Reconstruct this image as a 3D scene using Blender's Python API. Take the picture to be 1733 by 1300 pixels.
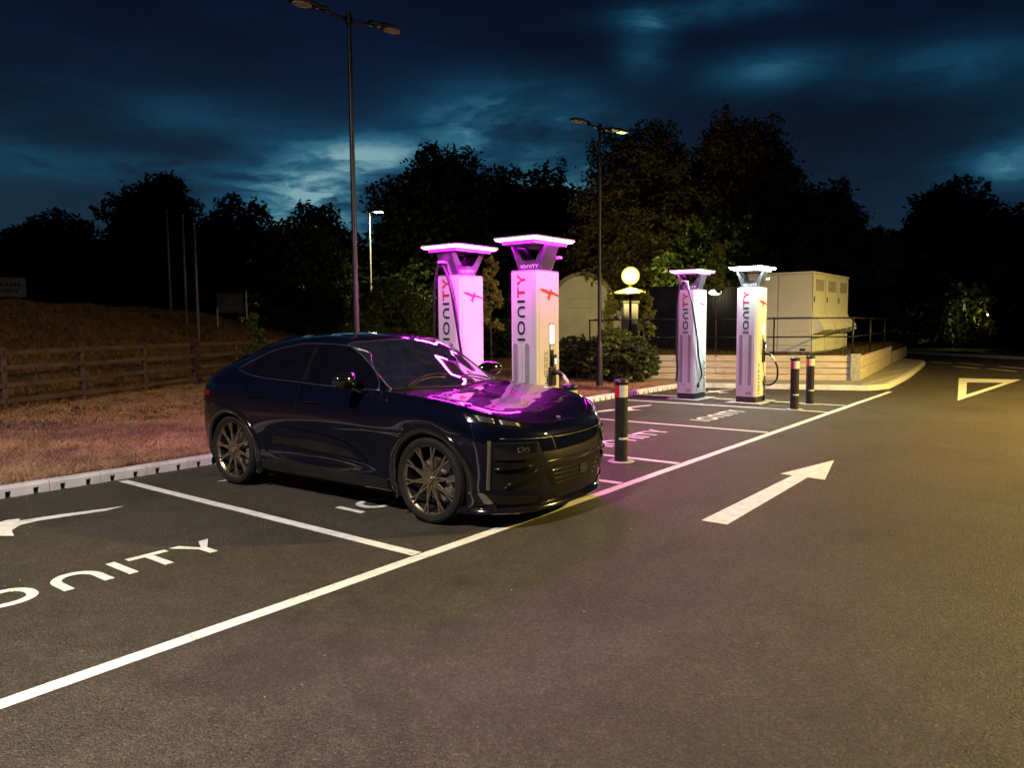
import bpy, bmesh, math, random
import numpy as np
from mathutils import Vector, Matrix, Euler
from mathutils.bvhtree import BVHTree
from mathutils.geometry import delaunay_2d_cdt
R = math.radians
random.seed(7); rng = np.random.default_rng(7)
scene = bpy.context.scene
for o in list(bpy.data.objects): bpy.data.objects.remove(o)
COL = scene.collection

# ------------------------------------------------------------------ camera
cam_d = bpy.data.cameras.new('camera'); cam = bpy.data.objects.new('camera', cam_d); COL.objects.link(cam)
cam_d.sensor_width = 36; cam_d.lens = 36 * 1268.75 / 1733; cam_d.clip_end = 2000; cam_d.clip_start = 0.05
yaw, pit, roll = R(37.69), R(4.514), R(-0.469)
fw = Vector((math.cos(yaw) * math.cos(pit), math.sin(yaw) * math.cos(pit), -math.sin(pit)))
rt = Vector((math.sin(yaw), -math.cos(yaw), 0)); up = rt.cross(fw)
r2 = rt * math.cos(roll) + up * math.sin(roll); u2 = -rt * math.sin(roll) + up * math.cos(roll)
cam.matrix_world = Matrix(((r2.x, u2.x, -fw.x, 0), (r2.y, u2.y, -fw.y, 0), (r2.z, u2.z, -fw.z, 1.68), (0, 0, 0, 1)))
scene.camera = cam

# ------------------------------------------------------------------ render / exposure
scene.render.engine = 'CYCLES'
scene.view_settings.view_transform = 'Standard'; scene.view_settings.look = 'None'
scene.view_settings.exposure = 0.0; scene.view_settings.gamma = 1.0; scene.view_settings.use_curve_mapping = False
scene.cycles.use_denoising = True
try: scene.cycles.denoiser = 'OPENIMAGEDENOISE'; scene.cycles.denoising_input_passes = 'RGB_ALBEDO_NORMAL'
except Exception: pass
scene.cycles.max_bounces = 7; scene.cycles.transparent_max_bounces = 12; scene.cycles.sample_clamp_indirect = 6
scene.cycles.caustics_reflective = False; scene.cycles.caustics_refractive = False

# ------------------------------------------------------------------ node helpers
class NT:
    def __init__(s, tree): s.t = tree; tree.nodes.clear()
    def n(s, typ, **kw):
        nd = s.t.nodes.new(typ)
        for k, v in kw.items():
            if k == 'i':
                for kk, vv in v.items():
                    if hasattr(vv, 'is_output') or isinstance(vv, bpy.types.NodeSocket): s.t.links.new(vv, nd.inputs[kk])
                    else: nd.inputs[kk].default_value = vv
            else: setattr(nd, k, v)
        return nd
    def m(s, op, a, b=None, c=None, clamp=False):
        nd = s.t.nodes.new('ShaderNodeMath'); nd.operation = op; nd.use_clamp = clamp
        for k, v in enumerate((a, b, c)):
            if v is None: continue
            if isinstance(v, bpy.types.NodeSocket): s.t.links.new(v, nd.inputs[k])
            else: nd.inputs[k].default_value = v
        return nd.outputs[0]
    def mix(s, f, a, b, typ='MIX'):
        nd = s.t.nodes.new('ShaderNodeMix'); nd.data_type = 'RGBA'; nd.blend_type = typ
        for k, v in ((0, f), (6, a), (7, b)):
            if isinstance(v, bpy.types.NodeSocket): s.t.links.new(v, nd.inputs[k])
            else: nd.inputs[k].default_value = (v if k == 0 else (tuple(v) + (1,))[:4])
        return nd.outputs[2]
    def ramp(s, f, stops):
        nd = s.t.nodes.new('ShaderNodeValToRGB'); s.t.links.new(f, nd.inputs[0]); el = nd.color_ramp.elements
        while len(el) < len(stops): el.new(0.5)
        for e, (p, c) in zip(el, stops): e.position = p; e.color = (tuple(c) + (1,))[:4] if not isinstance(c, (int, float)) else (c, c, c, 1)
        return nd.outputs[0]
    def link(s, a, b): s.t.links.new(a, b)

# ------------------------------------------------------------------ world: dusk sky (Sky Texture + procedural clouds)
world = bpy.data.worlds.new('World'); scene.world = world; world.use_nodes = True
w = NT(world.node_tree)
sky = w.n('ShaderNodeTexSky'); sky.sky_type = 'NISHITA'; sky.sun_disc = False
sky.sun_elevation = R(-4.0); sky.sun_rotation = R(40); sky.altitude = 50
bg1 = w.n('ShaderNodeBackground', i={0: sky.outputs[0], 1: 0.05})
tc = w.n('ShaderNodeTexCoord'); gen = tc.outputs['Generated']
sep = w.n('ShaderNodeSeparateXYZ', i={0: gen})
az = w.m('MULTIPLY', w.m('ARCTAN2', sep.outputs[1], sep.outputs[0]), 57.2958)
el = w.m('MULTIPLY', w.m('ARCSINE', sep.outputs[2]), 57.2958)
mp = w.n('ShaderNodeMapping', i={0: gen}); mp.inputs['Scale'].default_value = (1, 1, 3.6)
warp = w.n('ShaderNodeTexNoise', i={'Vector': mp.outputs[0], 'Scale': 2.2, 'Detail': 5, 'Roughness': 0.6})
wv = w.n('ShaderNodeVectorMath', operation='MULTIPLY_ADD', i={0: warp.outputs['Color'], 1: (0.55, 0.55, 0.5), 2: mp.outputs[0]})
n1 = w.n('ShaderNodeTexNoise', i={'Vector': wv.outputs[0], 'Scale': 2.7, 'Detail': 9, 'Roughness': 0.56, 'Lacunarity': 2.1})
n2 = w.n('ShaderNodeTexNoise', i={'Vector': wv.outputs[0], 'Scale': 1.3, 'Detail': 8, 'Roughness': 0.55})
base = w.ramp(w.m('DIVIDE', el, 40, clamp=True), [(0.0, (0.0016, 0.016, 0.034)), (0.25, (0.0009, 0.013, 0.034)), (0.5, (0.0005, 0.0052, 0.024)), (0.75, (0.0005, 0.0035, 0.020)), (1, (0.0005, 0.003, 0.018))])
dark = w.ramp(n2.outputs[0], [(0.36, (0.25, 0.28, 0.42)), (0.64, (1.25, 1.25, 1.15))])
colr = w.mix(1.0, base, dark, 'MULTIPLY')
def blob(a0, e0, sa, se, amp):
    da = w.m('DIVIDE', w.m('SUBTRACT', az, a0), sa); de = w.m('DIVIDE', w.m('SUBTRACT', el, e0), se)
    q = w.m('ADD', w.m('MULTIPLY', da, da), w.m('MULTIPLY', de, de))
    return w.m('MULTIPLY', w.m('EXPONENT', w.m('MULTIPLY', q, -1.0)), amp)
# the last light of the sunset breaks through between the clouds in a low band
BL = [(51.8, 9.0, 5.2, 3.0, 2.1), (58, 10.2, 5, 0.9, 0.75), (66, 10.6, 6, 0.8, 0.5), (47, 12.2, 4.5, 1.6, 0.5), (38, 14.2, 6, 2.6, 0.85), (33, 10.8, 5, 2.0, 0.75),
      (27.8, 20.0, 1.8, 2.0, 0.42), (24, 21.3, 5, 1.0, 0.42), (19, 17.2, 4, 1.2, 0.34), (8, 16.0, 5, 1.6, 0.26), (4.2, 9.6, 3.2, 1.3, 0.55), (-6, 12, 9, 2.2, 0.45), (76, 11.5, 7, 1.6, 0.45),
      (61, 14.2, 6, 1.4, 0.16), (95, 12, 14, 3, 0.4)]
acc = None
for b in BL:
    v = blob(*b); acc = v if acc is None else w.m('ADD', acc, v)
thin = w.ramp(n1.outputs[0], [(0.36, 0.06), (0.48, 0.42), (0.60, 1.0)])
glow = w.m('MULTIPLY', acc, thin)
glowc = w.ramp(w.m('MULTIPLY', glow, 1.3, clamp=True), [(0.0, (0, 0, 0)), (0.3, (0.003, 0.036, 0.066)), (0.6, (0.026, 0.12, 0.175)), (1.0, (0.19, 0.35, 0.38))])
allc = w.mix(1.0, colr, glowc, 'ADD')
bg2 = w.n('ShaderNodeBackground', i={0: allc, 1: 1.0})
ad = w.n('ShaderNodeAddShader', i={0: bg1.outputs[0], 1: bg2.outputs[0]})
wo = w.n('ShaderNodeOutputWorld', i={0: ad.outputs[0]})

# ------------------------------------------------------------------ materials
MATS = {}
def principled(name, color=(.5, .5, .5), rough=.5, metal=0., coat=0., coat_rough=.05, spec=.5, emis=None, estr=0., trans=0.):
    m = bpy.data.materials.new(name); m.use_nodes = True; t = NT(m.node_tree)
    b = t.n('ShaderNodeBsdfPrincipled'); o = t.n('ShaderNodeOutputMaterial', i={0: b.outputs[0]})
    b.inputs['Base Color'].default_value = tuple(color) + (1,); b.inputs['Roughness'].default_value = rough
    b.inputs['Metallic'].default_value = metal; b.inputs['Coat Weight'].default_value = coat; b.inputs['Coat Roughness'].default_value = coat_rough
    b.inputs['Specular IOR Level'].default_value = spec
    if emis: b.inputs['Emission Color'].default_value = tuple(emis) + (1,); b.inputs['Emission Strength'].default_value = estr
    MATS[name] = m; m['_b'] = 1
    return m, t, b
def grainy(name, c1, c2, scale=8, rough=.6, metal=0., coat=0., bump=0., bscale=60, stretch=(1, 1, 1), rvar=.1, spec=.5, detail=6, lo=.35, hi=.65):
    m, t, b = principled(name, c1, rough, metal, coat, spec=spec)
    tc = t.n('ShaderNodeTexCoord'); mp = t.n('ShaderNodeMapping', i={0: tc.outputs['Object']}); mp.inputs['Scale'].default_value = stretch
    n = t.n('ShaderNodeTexNoise', i={'Vector': mp.outputs[0], 'Scale': scale, 'Detail': detail, 'Roughness': .6})
    t.link(t.ramp(n.outputs[0], [(lo, c1), (hi, c2)]), b.inputs['Base Color'])
    if rvar: t.link(t.m('MULTIPLY_ADD', n.outputs[0], rvar * 2, rough - rvar), b.inputs['Roughness'])
    if bump:
        n2 = t.n('ShaderNodeTexNoise', i={'Vector': mp.outputs[0], 'Scale': bscale, 'Detail': 4})
        bp = t.n('ShaderNodeBump', i={'Strength': bump, 'Distance': .01, 'Height': n2.outputs[0]}); t.link(bp.outputs[0], b.inputs['Normal'])
    return m
def emit(name, color, strength):
    m = bpy.data.materials.new(name); m.use_nodes = True; t = NT(m.node_tree)
    e = t.n('ShaderNodeEmission', i={0: tuple(color) + (1,), 1: strength}); t.n('ShaderNodeOutputMaterial', i={0: e.outputs[0]})
    MATS[name] = m; return m

# asphalt
def make_asphalt():
    m, t, b = principled('asphalt', (.05, .05, .05), .8, spec=.3)
    tc = t.n('ShaderNodeTexCoord'); P = tc.outputs['Object']
    big = t.n('ShaderNodeTexNoise', i={'Vector': P, 'Scale': .35, 'Detail': 6, 'Roughness': .65})
    mid = t.n('ShaderNodeTexNoise', i={'Vector': P, 'Scale': 3.5, 'Detail': 6, 'Roughness': .7})
    st = t.n('ShaderNodeTexVoronoi', i={'Vector': P, 'Scale': 95.0}); st.feature = 'F1'
    fine = t.n('ShaderNodeTexNoise', i={'Vector': P, 'Scale': 120, 'Detail': 3})
    c = t.ramp(big.outputs[0], [(.3, (.054, .045, .034)), (.7, (.082, .069, .052))])
    c = t.mix(.55, c, t.ramp(mid.outputs[0], [(.3, (.55, .55, .55)), (.7, (1.4, 1.4, 1.4))]), 'MULTIPLY')
    c = t.mix(.8, c, t.ramp(st.outputs['Color'], [(0., (.35, .35, .36)), (.72, (1.1, 1.08, 1.05)), (.95, (1.9, 1.85, 1.8)), (1., (3.4, 3.3, 3.1))]), 'MULTIPLY')
    stn = t.n('ShaderNodeTexNoise', i={'Vector': P, 'Scale': 1.1, 'Detail': 7, 'Roughness': .62, 'Distortion': .6})
    c = t.mix(.38, c, t.ramp(stn.outputs[0], [(.36, (.55, .54, .53)), (.46, (1, 1, 1)), (.62, (1, 1, 1)), (.72, (1.35, 1.3, 1.25))]), 'MULTIPLY')
    drip = t.n('ShaderNodeTexVoronoi', i={'Vector': P, 'Scale': .9})
    c = t.mix(t.ramp(drip.outputs['Distance'], [(.02, .45), (.06, .12), (.10, 0.)]), c, (.014, .012, .011))
    sp = t.n('ShaderNodeTexVoronoi', i={'Vector': P, 'Scale': 5.5}); 
    pk = t.m('MULTIPLY', t.m('LESS_THAN', sp.outputs['Distance'], .042), t.m('GREATER_THAN', t.n('ShaderNodeTexNoise', i={'Vector': P, 'Scale': 1.9}).outputs[0], .60))
    c = t.mix(t.m('MULTIPLY', pk, .5), c, (.36, .32, .26))
    t.link(c, b.inputs['Base Color'])
    t.link(t.m('MULTIPLY_ADD', mid.outputs[0], .35, .50), b.inputs['Roughness'])
    h = t.m('ADD', t.m('MULTIPLY', st.outputs['Distance'], -1.2), t.m('MULTIPLY', fine.outputs[0], .6))
    h = t.m('ADD', h, t.m('MULTIPLY', mid.outputs[0], 1.2))
    bp = t.n('ShaderNodeBump', i={'Strength': 1.0, 'Distance': .011, 'Height': h}); t.link(bp.outputs[0], b.inputs['Normal'])
    return m
make_asphalt()
def make_paint():
    m, t, b = principled('road_paint', (.75, .75, .72), .6)
    tc = t.n('ShaderNodeTexCoord'); P = tc.outputs['Object']
    mid = t.n('ShaderNodeTexNoise', i={'Vector': P, 'Scale': 9, 'Detail': 8, 'Roughness': .7})
    fi = t.n('ShaderNodeTexNoise', i={'Vector': P, 'Scale': 95, 'Detail': 3})
    c = t.ramp(mid.outputs[0], [(.3, (.56, .55, .51)), (.6, (.78, .77, .73))])
    wear = t.m('LESS_THAN', t.m('ADD', t.m('MULTIPLY', fi.outputs[0], .75), t.m('MULTIPLY', mid.outputs[0], .35)), .425)
    c = t.mix(t.m('MULTIPLY', wear, .85), c, (.09, .085, .08))
    t.link(c, b.inputs['Base Color'])
    bp = t.n('ShaderNodeBump', i={'Strength': .6, 'Distance': .008, 'Height': fi.outputs[0]}); t.link(bp.outputs[0], b.inputs['Normal'])
make_paint()
def make_grassmat(name, a, b_, c_, scale=1.2):
    m, t, b = principled(name, a, .9, spec=.2)
    tc = t.n('ShaderNodeTexCoord'); P = tc.outputs['Object']
    n = t.n('ShaderNodeTexNoise', i={'Vector': P, 'Scale': scale, 'Detail': 9, 'Roughness': .72})
    n2 = t.n('ShaderNodeTexNoise', i={'Vector': P, 'Scale': 28, 'Detail': 5, 'Roughness': .7})
    c = t.ramp(n.outputs[0], [(.35, a), (.5, b_), (.66, c_)])
    c = t.mix(.9, c, t.ramp(n2.outputs[0], [(.3, (.35, .35, .35)), (.7, (1.5, 1.5, 1.5))]), 'MULTIPLY')
    t.link(c, b.inputs['Base Color'])
    bp = t.n('ShaderNodeBump', i={'Strength': 1., 'Distance': .05, 'Height': n2.outputs[0]}); t.link(bp.outputs[0], b.inputs['Normal'])
    return m
make_grassmat('dry_ground', (.075, .04, .024), (.16, .085, .048), (.26, .145, .085))
make_grassmat('bank_ground', (.07, .04, .015), (.19, .10, .04), (.30, .17, .07), .5)
make_grassmat('verge_ground', (.05, .045, .015), (.08, .07, .025), (.10, .08, .03), .4)
def make_leafmat(name, c1, c2, rough=.5):
    m, t, b = principled(name, c1, rough, spec=.35)
    tc = t.n('ShaderNodeTexCoord')
    n = t.n('ShaderNodeTexNoise', i={'Vector': tc.outputs['Object'], 'Scale': 2.6, 'Detail': 7, 'Roughness': .75})
    t.link(t.ramp(n.outputs[0], [(.35, c1), (.62, c2)]), b.inputs['Base Color'])
    tr = t.n('ShaderNodeBsdfTranslucent', i={0: tuple(c2) + (1,)})
    mx = t.n('ShaderNodeMixShader', i={0: .25, 1: b.outputs[0], 2: tr.outputs[0]})
    t.link(mx.outputs[0], [x for x in t.t.nodes if x.type == 'OUTPUT_MATERIAL'][0].inputs[0])
make_leafmat('blade_dry', (.22, .125, .07), (.60, .40, .22), .8)
make_leafmat('blade_bank', (.12, .068, .025), (.38, .22, .09), .8)
make_leafmat('leaf_dark', (.022, .034, .010), (.045, .062, .018))
make_leafmat('leaf_mid', (.035, .055, .012), (.07, .10, .022))
make_leafmat('leaf_brown', (.065, .052, .020), (.12, .098, .034))
make_leafmat('leaf_bright', (.08, .125, .022), (.17, .215, .05))  # leaf colour lightened in place of lamplight on the bushes
grainy('emblem_faint', (.03, .028, .026), (.05, .046, .04), 3, .7)
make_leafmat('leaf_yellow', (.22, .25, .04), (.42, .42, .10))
grainy('bark', (.05, .04, .03), (.12, .10, .075), 14, .9, bump=.8, bscale=30, stretch=(1, 1, .25))
grainy('kerb_concrete', (.44, .43, .40), (.60, .59, .56), 5, .8, bump=.25, bscale=90)
grainy('pad_concrete', (.24, .23, .21), (.38, .36, .33), 6, .85, bump=.3, bscale=80)
grainy('slab_paving', (.20, .19, .16), (.32, .30, .26), 3, .85, bump=.4, bscale=50)
grainy('rough_wood', (.04, .025, .019), (.085, .056, .042), 6, .85, bump=.5, bscale=40, stretch=(.25, 1, 1))
def make_sleeper():
    m, t, b = principled('pale_timber', (.4, .28, .18), .75)
    tc = t.n('ShaderNodeTexCoord'); oi = t.n('ShaderNodeObjectInfo')
    off = t.n('ShaderNodeVectorMath', operation='SCALE', i={0: (7.3, 3.1, 5.7)}); t.link(oi.outputs['Random'], off.inputs['Scale'])
    ad = t.n('ShaderNodeVectorMath', operation='ADD', i={0: tc.outputs['Object'], 1: off.outputs[0]})
    mp = t.n('ShaderNodeMapping', i={0: ad.outputs[0]}); mp.inputs['Scale'].default_value = (.45, 1, 4)
    wv = t.n('ShaderNodeTexNoise', i={'Vector': mp.outputs[0], 'Scale': 4.5, 'Detail': 6, 'Roughness': .6, 'Distortion': 1.1})
    c = t.ramp(wv.outputs[0], [(.3, (.36, .29, .24)), (.5, (.52, .44, .38)), (.7, (.60, .52, .46))])
    mk = t.n('ShaderNodeMapping', i={0: ad.outputs[0]}); mk.inputs['Scale'].default_value = (2.0, 2.0, 5.0)
    kn = t.n('ShaderNodeTexVoronoi', i={'Vector': mk.outputs[0], 'Scale': 1.3})
    c = t.mix(t.ramp(kn.outputs['Distance'], [(.05, .85), (.17, 0.)]), c, (.12, .065, .035))
    t.link(c, b.inputs['Base Color'])
    bp = t.n('ShaderNodeBump', i={'Strength': .4, 'Distance': .01, 'Height': wv.outputs[0]}); t.link(bp.outputs[0], b.inputs['Normal'])
make_sleeper()
grainy('galvanised', (.40, .41, .42), (.62, .63, .64), 20, .45, metal=.85, bump=.2, bscale=60)
grainy('black_metal', (.010, .010, .011), (.020, .020, .021), 12, .42, bump=.1, bscale=120)
grainy('black_plastic', (.012, .012, .013), (.022, .022, .022), 14, .38, rvar=.06)
grainy('charger_white', (.60, .60, .61), (.66, .66, .67), 2.5, .38, coat=.25, rvar=.05)
grainy('charger_grey', (.30, .30, .32), (.38, .38, .40), 4, .5)
grainy('plinth_dark', (.018, .018, .02), (.03, .03, .03), 9, .6)
grainy('bracket_grey', (.06, .06, .075), (.085, .085, .10), 5, .4, metal=.2)
grainy('slot_grey', (.30, .29, .32), (.35, .34, .37), 5, .5)
grainy('letter_navy', (.015, .012, .05), (.02, .016, .06), 5, .5)
grainy('letter_red', (.46, .004, .05), (.54, .006, .065), 5, .5)
grainy('print_grey', (.10, .10, .11), (.14, .14, .15), 5, .6)
grainy('letter_white', (.8, .8, .8), (.85, .85, .85), 5, .5)
grainy('cabinet_white', (.66, .66, .65), (.75, .75, .74), 1.6, .5, bump=.05, bscale=20)
grainy('cabinet_vent', (.36, .36, .35), (.44, .44, .43), 6, .6)
grainy('cabinet_dark', (.012, .012, .022), (.02, .02, .032), 4, .5)
grainy('shed_dark', (.014, .012, .008), (.03, .026, .018), 5, .8, stretch=(1, 1, .2))
grainy('render_cream', (.46, .41, .38), (.60, .54, .50), 1.4, .9, bump=.4, bscale=14, detail=9)
grainy('coping_stone', (.16, .145, .10), (.27, .24, .16), 3, .9, bump=.5, bscale=20)
grainy('reflector_white', (.55, .55, .52), (.72, .72, .68), 30, .3)
grainy('reflector_red', (.55, .012, .012), (.65, .02, .015), 30, .35)
grainy('sign_face', (.16, .16, .12), (.24, .24, .18), 3, .7)
grainy('sign_navy', (.003, .003, .006), (.005, .005, .009), 3, .6)
grainy('pole_grey', (.20, .20, .19), (.32, .31, .29), 8, .55, metal=.3)
grainy('lamp_lens', (.45, .42, .38), (.62, .60, .55), 9, .25)
grainy('canopy_yellow', (.45, .38, .08), (.6, .5, .12), 4, .6)
emit('globe_light', (1., .88, .38), 340)
def make_shell():
    m = bpy.data.materials.new('globe_shell'); m.use_nodes = True; t = NT(m.node_tree)
    e = t.n('ShaderNodeEmission', i={0: (1., .84, .20, 1), 1: 2.6}); tr = t.n('ShaderNodeBsdfTransparent', i={0: (1, .97, .8, 1)})
    mx = t.n('ShaderNodeMixShader', i={0: .35, 1: tr.outputs[0], 2: e.outputs[0]}); t.n('ShaderNodeOutputMaterial', i={0: mx.outputs[0]}); MATS['globe_shell'] = m
make_shell()
emit('wall_light', (1., .93, .68), 14)
emit('street_light', (1., .86, .38), 150)
emit('screen_light', (1., 1., .97), 3.2)
emit('terminal_light', (.85, .95, 1.), 2.0)
emit('halo_magenta', (1., .014, .92), 330)
emit('halo_magenta_down', (1., .014, .93), 190)
emit('halo_violet', (1., .09, .85), 40)
emit('halo_violet_down', (1., .16, .85), 170)
emit('halo_white', (.76, 1., .84), 130)
emit('halo_white_down', (.76, 1., .84), 480)
emit('flood_light', (1., .95, .4), 800)
emit('led_white', (1., .9, .74), 50)

# ------------------------------------------------------------------ object helpers
def link(o, parent=None):
    COL.objects.link(o)
    if parent is not None: o.parent = parent
    return o
def tag(o, label=None, cat=None, group=None, kind=None):
    if label: o['label'] = label
    if cat: o['category'] = cat
    if group: o['group'] = group
    if kind: o['kind'] = kind
    return o
def thing(name, loc, rz, label, cat, group=None):
    o = bpy.data.objects.new(name, None); COL.objects.link(o); o.empty_display_size = .2
    o.location = loc; o.rotation_euler = (0, 0, rz); return tag(o, label, cat, group)
def copy_tree(o, parent=None):
    c = o.copy(); COL.objects.link(c); c.parent = parent
    for ch in [x for x in bpy.data.objects if x.parent == o]: copy_tree(ch, c)
    return c
def meshobj(name, me, mat, parent=None, smooth=False):
    me.materials.append(MATS[mat] if isinstance(mat, str) else mat)
    if smooth: me.polygons.foreach_set('use_smooth', [True] * len(me.polygons))
    return link(bpy.data.objects.new(name, me), parent)
class MB:
    def __init__(s): s.v = []; s.f = []
    def add(s, v, f):
        n = len(s.v); s.v += [tuple(p) for p in v]; s.f += [tuple(i + n for i in q) for q in f]; return s
    def box(s, x0, x1, y0, y1, z0, z1, M=None):
        v = [Vector((x, y, z)) for z in (z0, z1) for y in (y0, y1) for x in (x0, x1)]
        if M is not None: v = [M @ p for p in v]
        return s.add(v, [(0, 2, 3, 1), (4, 5, 7, 6), (0, 1, 5, 4), (2, 6, 7, 3), (0, 4, 6, 2), (1, 3, 7, 5)])
    def beam(s, a, b, w_, h_, upv=(0, 0, 1)):
        a = Vector(a); b = Vector(b); d = (b - a).normalized(); sd = d.cross(Vector(upv))
        if sd.length < 1e-4: sd = d.cross(Vector((1, 0, 0)))
        sd.normalize(); u_ = sd.cross(d)
        v = [p + sd * (i * w_ / 2) + u_ * (j * h_ / 2) for p in (a, b) for i, j in ((-1, -1), (1, -1), (1, 1), (-1, 1))]
        return s.add(v, [(3, 2, 1, 0), (4, 5, 6, 7), (0, 1, 5, 4), (1, 2, 6, 5), (2, 3, 7, 6), (3, 0, 4, 7)])
    def tube(s, pts, r, n=8, caps=True):
        pts = [Vector(p) for p in pts]; rs = r if isinstance(r, (list, tuple)) else [r] * len(pts)
        rings = []; prev = None
        for i, p in enumerate(pts):
            d = (pts[min(i + 1, len(pts) - 1)] - pts[max(i - 1, 0)]).normalized()
            if prev is None:
                a = d.cross(Vector((0, 0, 1)))
                if a.length < 1e-3: a = d.cross(Vector((1, 0, 0)))
            else: a = prev - d * prev.dot(d)
            a.normalize(); b = d.cross(a); prev = a
            rings.append([p + (a * math.cos(2 * math.pi * k / n) + b * math.sin(2 * math.pi * k / n)) * rs[i] for k in range(n)])
        v = [q for rg in rings for q in rg]; f = []
        for i in range(len(pts) - 1):
            for k in range(n): f.append((i * n + k, i * n + (k + 1) % n, (i + 1) * n + (k + 1) % n, (i + 1) * n + k))
        if caps: f += [tuple(range(n))[::-1], tuple(range((len(pts) - 1) * n, len(pts) * n))]
        return s.add(v, f)
    def lathe(s, prof, n=24, axis='z', c=(0, 0, 0)):
        v = []; f = []
        for r_, z in prof:
            for k in range(n):
                a = 2 * math.pi * k / n; x, y = r_ * math.cos(a), r_ * math.sin(a)
                p = (x, y, z) if axis == 'z' else (x, z, y)
                v.append((p[0] + c[0], p[1] + c[1], p[2] + c[2]))
        for i in range(len(prof) - 1):
            for k in range(n):
                q = (i * n + k, i * n + (k + 1) % n, (i + 1) * n + (k + 1) % n, (i + 1) * n + k)
                f.append(q if axis == 'z' else q[::-1])
        return s.add(v, f)
    def prism(s, poly, z0, z1, M=None):
        n = len(poly); v = [Vector((x, y, z0)) for x, y in poly] + [Vector((x, y, z1)) for x, y in poly]
        if M is not None: v = [M @ p for p in v]
        return s.add(v, [tuple(range(n))[::-1], tuple(range(n, 2 * n))] + [(i, (i + 1) % n, n + (i + 1) % n, n + i) for i in range(n)])
    def mesh(s, name):
        me = bpy.data.meshes.new(name); me.from_pydata(s.v, [], s.f); me.update(); return me
    def build(s, name, mat, parent=None, smooth=False, bevel=0., seg=2, auto=None, weld=False):
        me = s.mesh(name)
        if bevel or weld or auto:
            bm = bmesh.new(); bm.from_mesh(me)
            if weld: bmesh.ops.remove_doubles(bm, verts=bm.verts, dist=1e-5)
            bmesh.ops.recalc_face_normals(bm, faces=bm.faces)
            if bevel:
                es = [e for e in bm.edges if len(e.link_faces) == 2 and e.calc_face_angle(0) > .6]
                bmesh.ops.bevel(bm, geom=es, offset=bevel, segments=seg, profile=.5, affect='EDGES', clamp_overlap=True)
            if auto:
                for fc in bm.faces: fc.smooth = True
                for e in bm.edges:
                    if len(e.link_faces) == 2 and e.calc_face_angle(0) > auto: e.smooth = False
            bm.to_mesh(me); bm.free()
        return meshobj(name, me, mat, parent, smooth)
def smoothstep(a, b, x):
    t = np.clip((np.asarray(x, float) - a) / (b - a), 0, 1); return t * t * (3 - 2 * t)
def spline(pts, n=8):
    P = [Vector(p) for p in pts]; out = []
    for i in range(len(P) - 1):
        p0, p1, p2, p3 = P[max(i - 1, 0)], P[i], P[i + 1], P[min(i + 2, len(P) - 1)]
        for k in range(n):
            t = k / n; out.append(.5 * ((2 * p1) + (p2 - p0) * t + (2 * p0 - 5 * p1 + 4 * p2 - p3) * t * t + (3 * p1 - p0 - 3 * p2 + p3) * t ** 3))
    return out + [P[-1]]

# ------------------------------------------------------------------ lettering: I O n I T Y as strokes, unit height
def ring_poly(cx, cy, rx, ry, n=28, p=2.3):
    o = []
    for k in range(n):
        a = 2 * math.pi * k / n; c, s_ = math.cos(a), math.sin(a)
        o.append((cx + rx * math.copysign(abs(c) ** (2 / p), c), cy + ry * math.copysign(abs(s_) ** (2 / p), s_)))
    return o
def band(outer, inner):           # quads between two equal-length outlines (closed)
    n = len(outer); return [[outer[i], outer[(i + 1) % n], inner[(i + 1) % n], inner[i]] for i in range(n)]
def word_polys(s=.19):
    """list of convex-ish polygons for the charging network's word mark, height 1, width about 5.3"""
    L = []; x = 0
    def rect(a, b, c, d): L.append([(a, c), (b, c), (b, d), (a, d)])
    rect(x, x + s, 0, 1); x += s + .28
    L.extend(band(ring_poly(x + .56, .5, .56, .5), ring_poly(x + .56, .5, .56 - s, .5 - s))); x += 1.12 + .28
    # n-shaped arch
    wN = .92; oN = [(x + wN / 2 + wN / 2 * math.cos(a), .5 + .5 * math.sin(a)) for a in np.linspace(math.pi, 0, 15)]
    iN = [(x + wN / 2 + (wN / 2 - s) * math.cos(a), .5 + (.5 - s) * math.sin(a)) for a in np.linspace(math.pi, 0, 15)]
    for i in range(14): L.append([oN[i], iN[i], iN[i + 1], oN[i + 1]])
    rect(x, x + s, 0, .5); rect(x + wN - s, x + wN, 0, .5); x += wN + .28
    rect(x, x + s, 0, 1); x += s + .2
    wT = .86; rect(x, x + wT, 1 - s, 1); rect(x + wT / 2 - s / 2, x + wT / 2 + s / 2, 0, 1 - s); x += wT + .1
    wY = .94; c = x + wY / 2
    L.append([(c - s / 2, 0), (c + s / 2, 0), (c + s / 2, .42), (c, .52), (c - s / 2, .42)])
    L.append([(x, 1), (x + s * 1.25, 1), (c, .52), (c - s / 2, .42)][::-1]); L.append([(x + wY, 1), (x + wY - s * 1.25, 1), (c, .52), (c + s / 2, .42)])
    return L, x + wY
BIRD = [(640, 578), (700, 576), (760, 598), (797, 634), (812, 604), (832, 594), (848, 606), (842, 630), (900, 655), (940, 682), (988, 710), (955, 722), (905, 698), (860, 678), (832, 684), (812, 725), (803, 788), (786, 748), (748, 728), (782, 715), (793, 682), (760, 655), (715, 634), (668, 606)]
BIRD = [((x - 812) / 345, (650 - y + .093 * (x - 812)) / 600) for x, y in BIRD]
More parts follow.
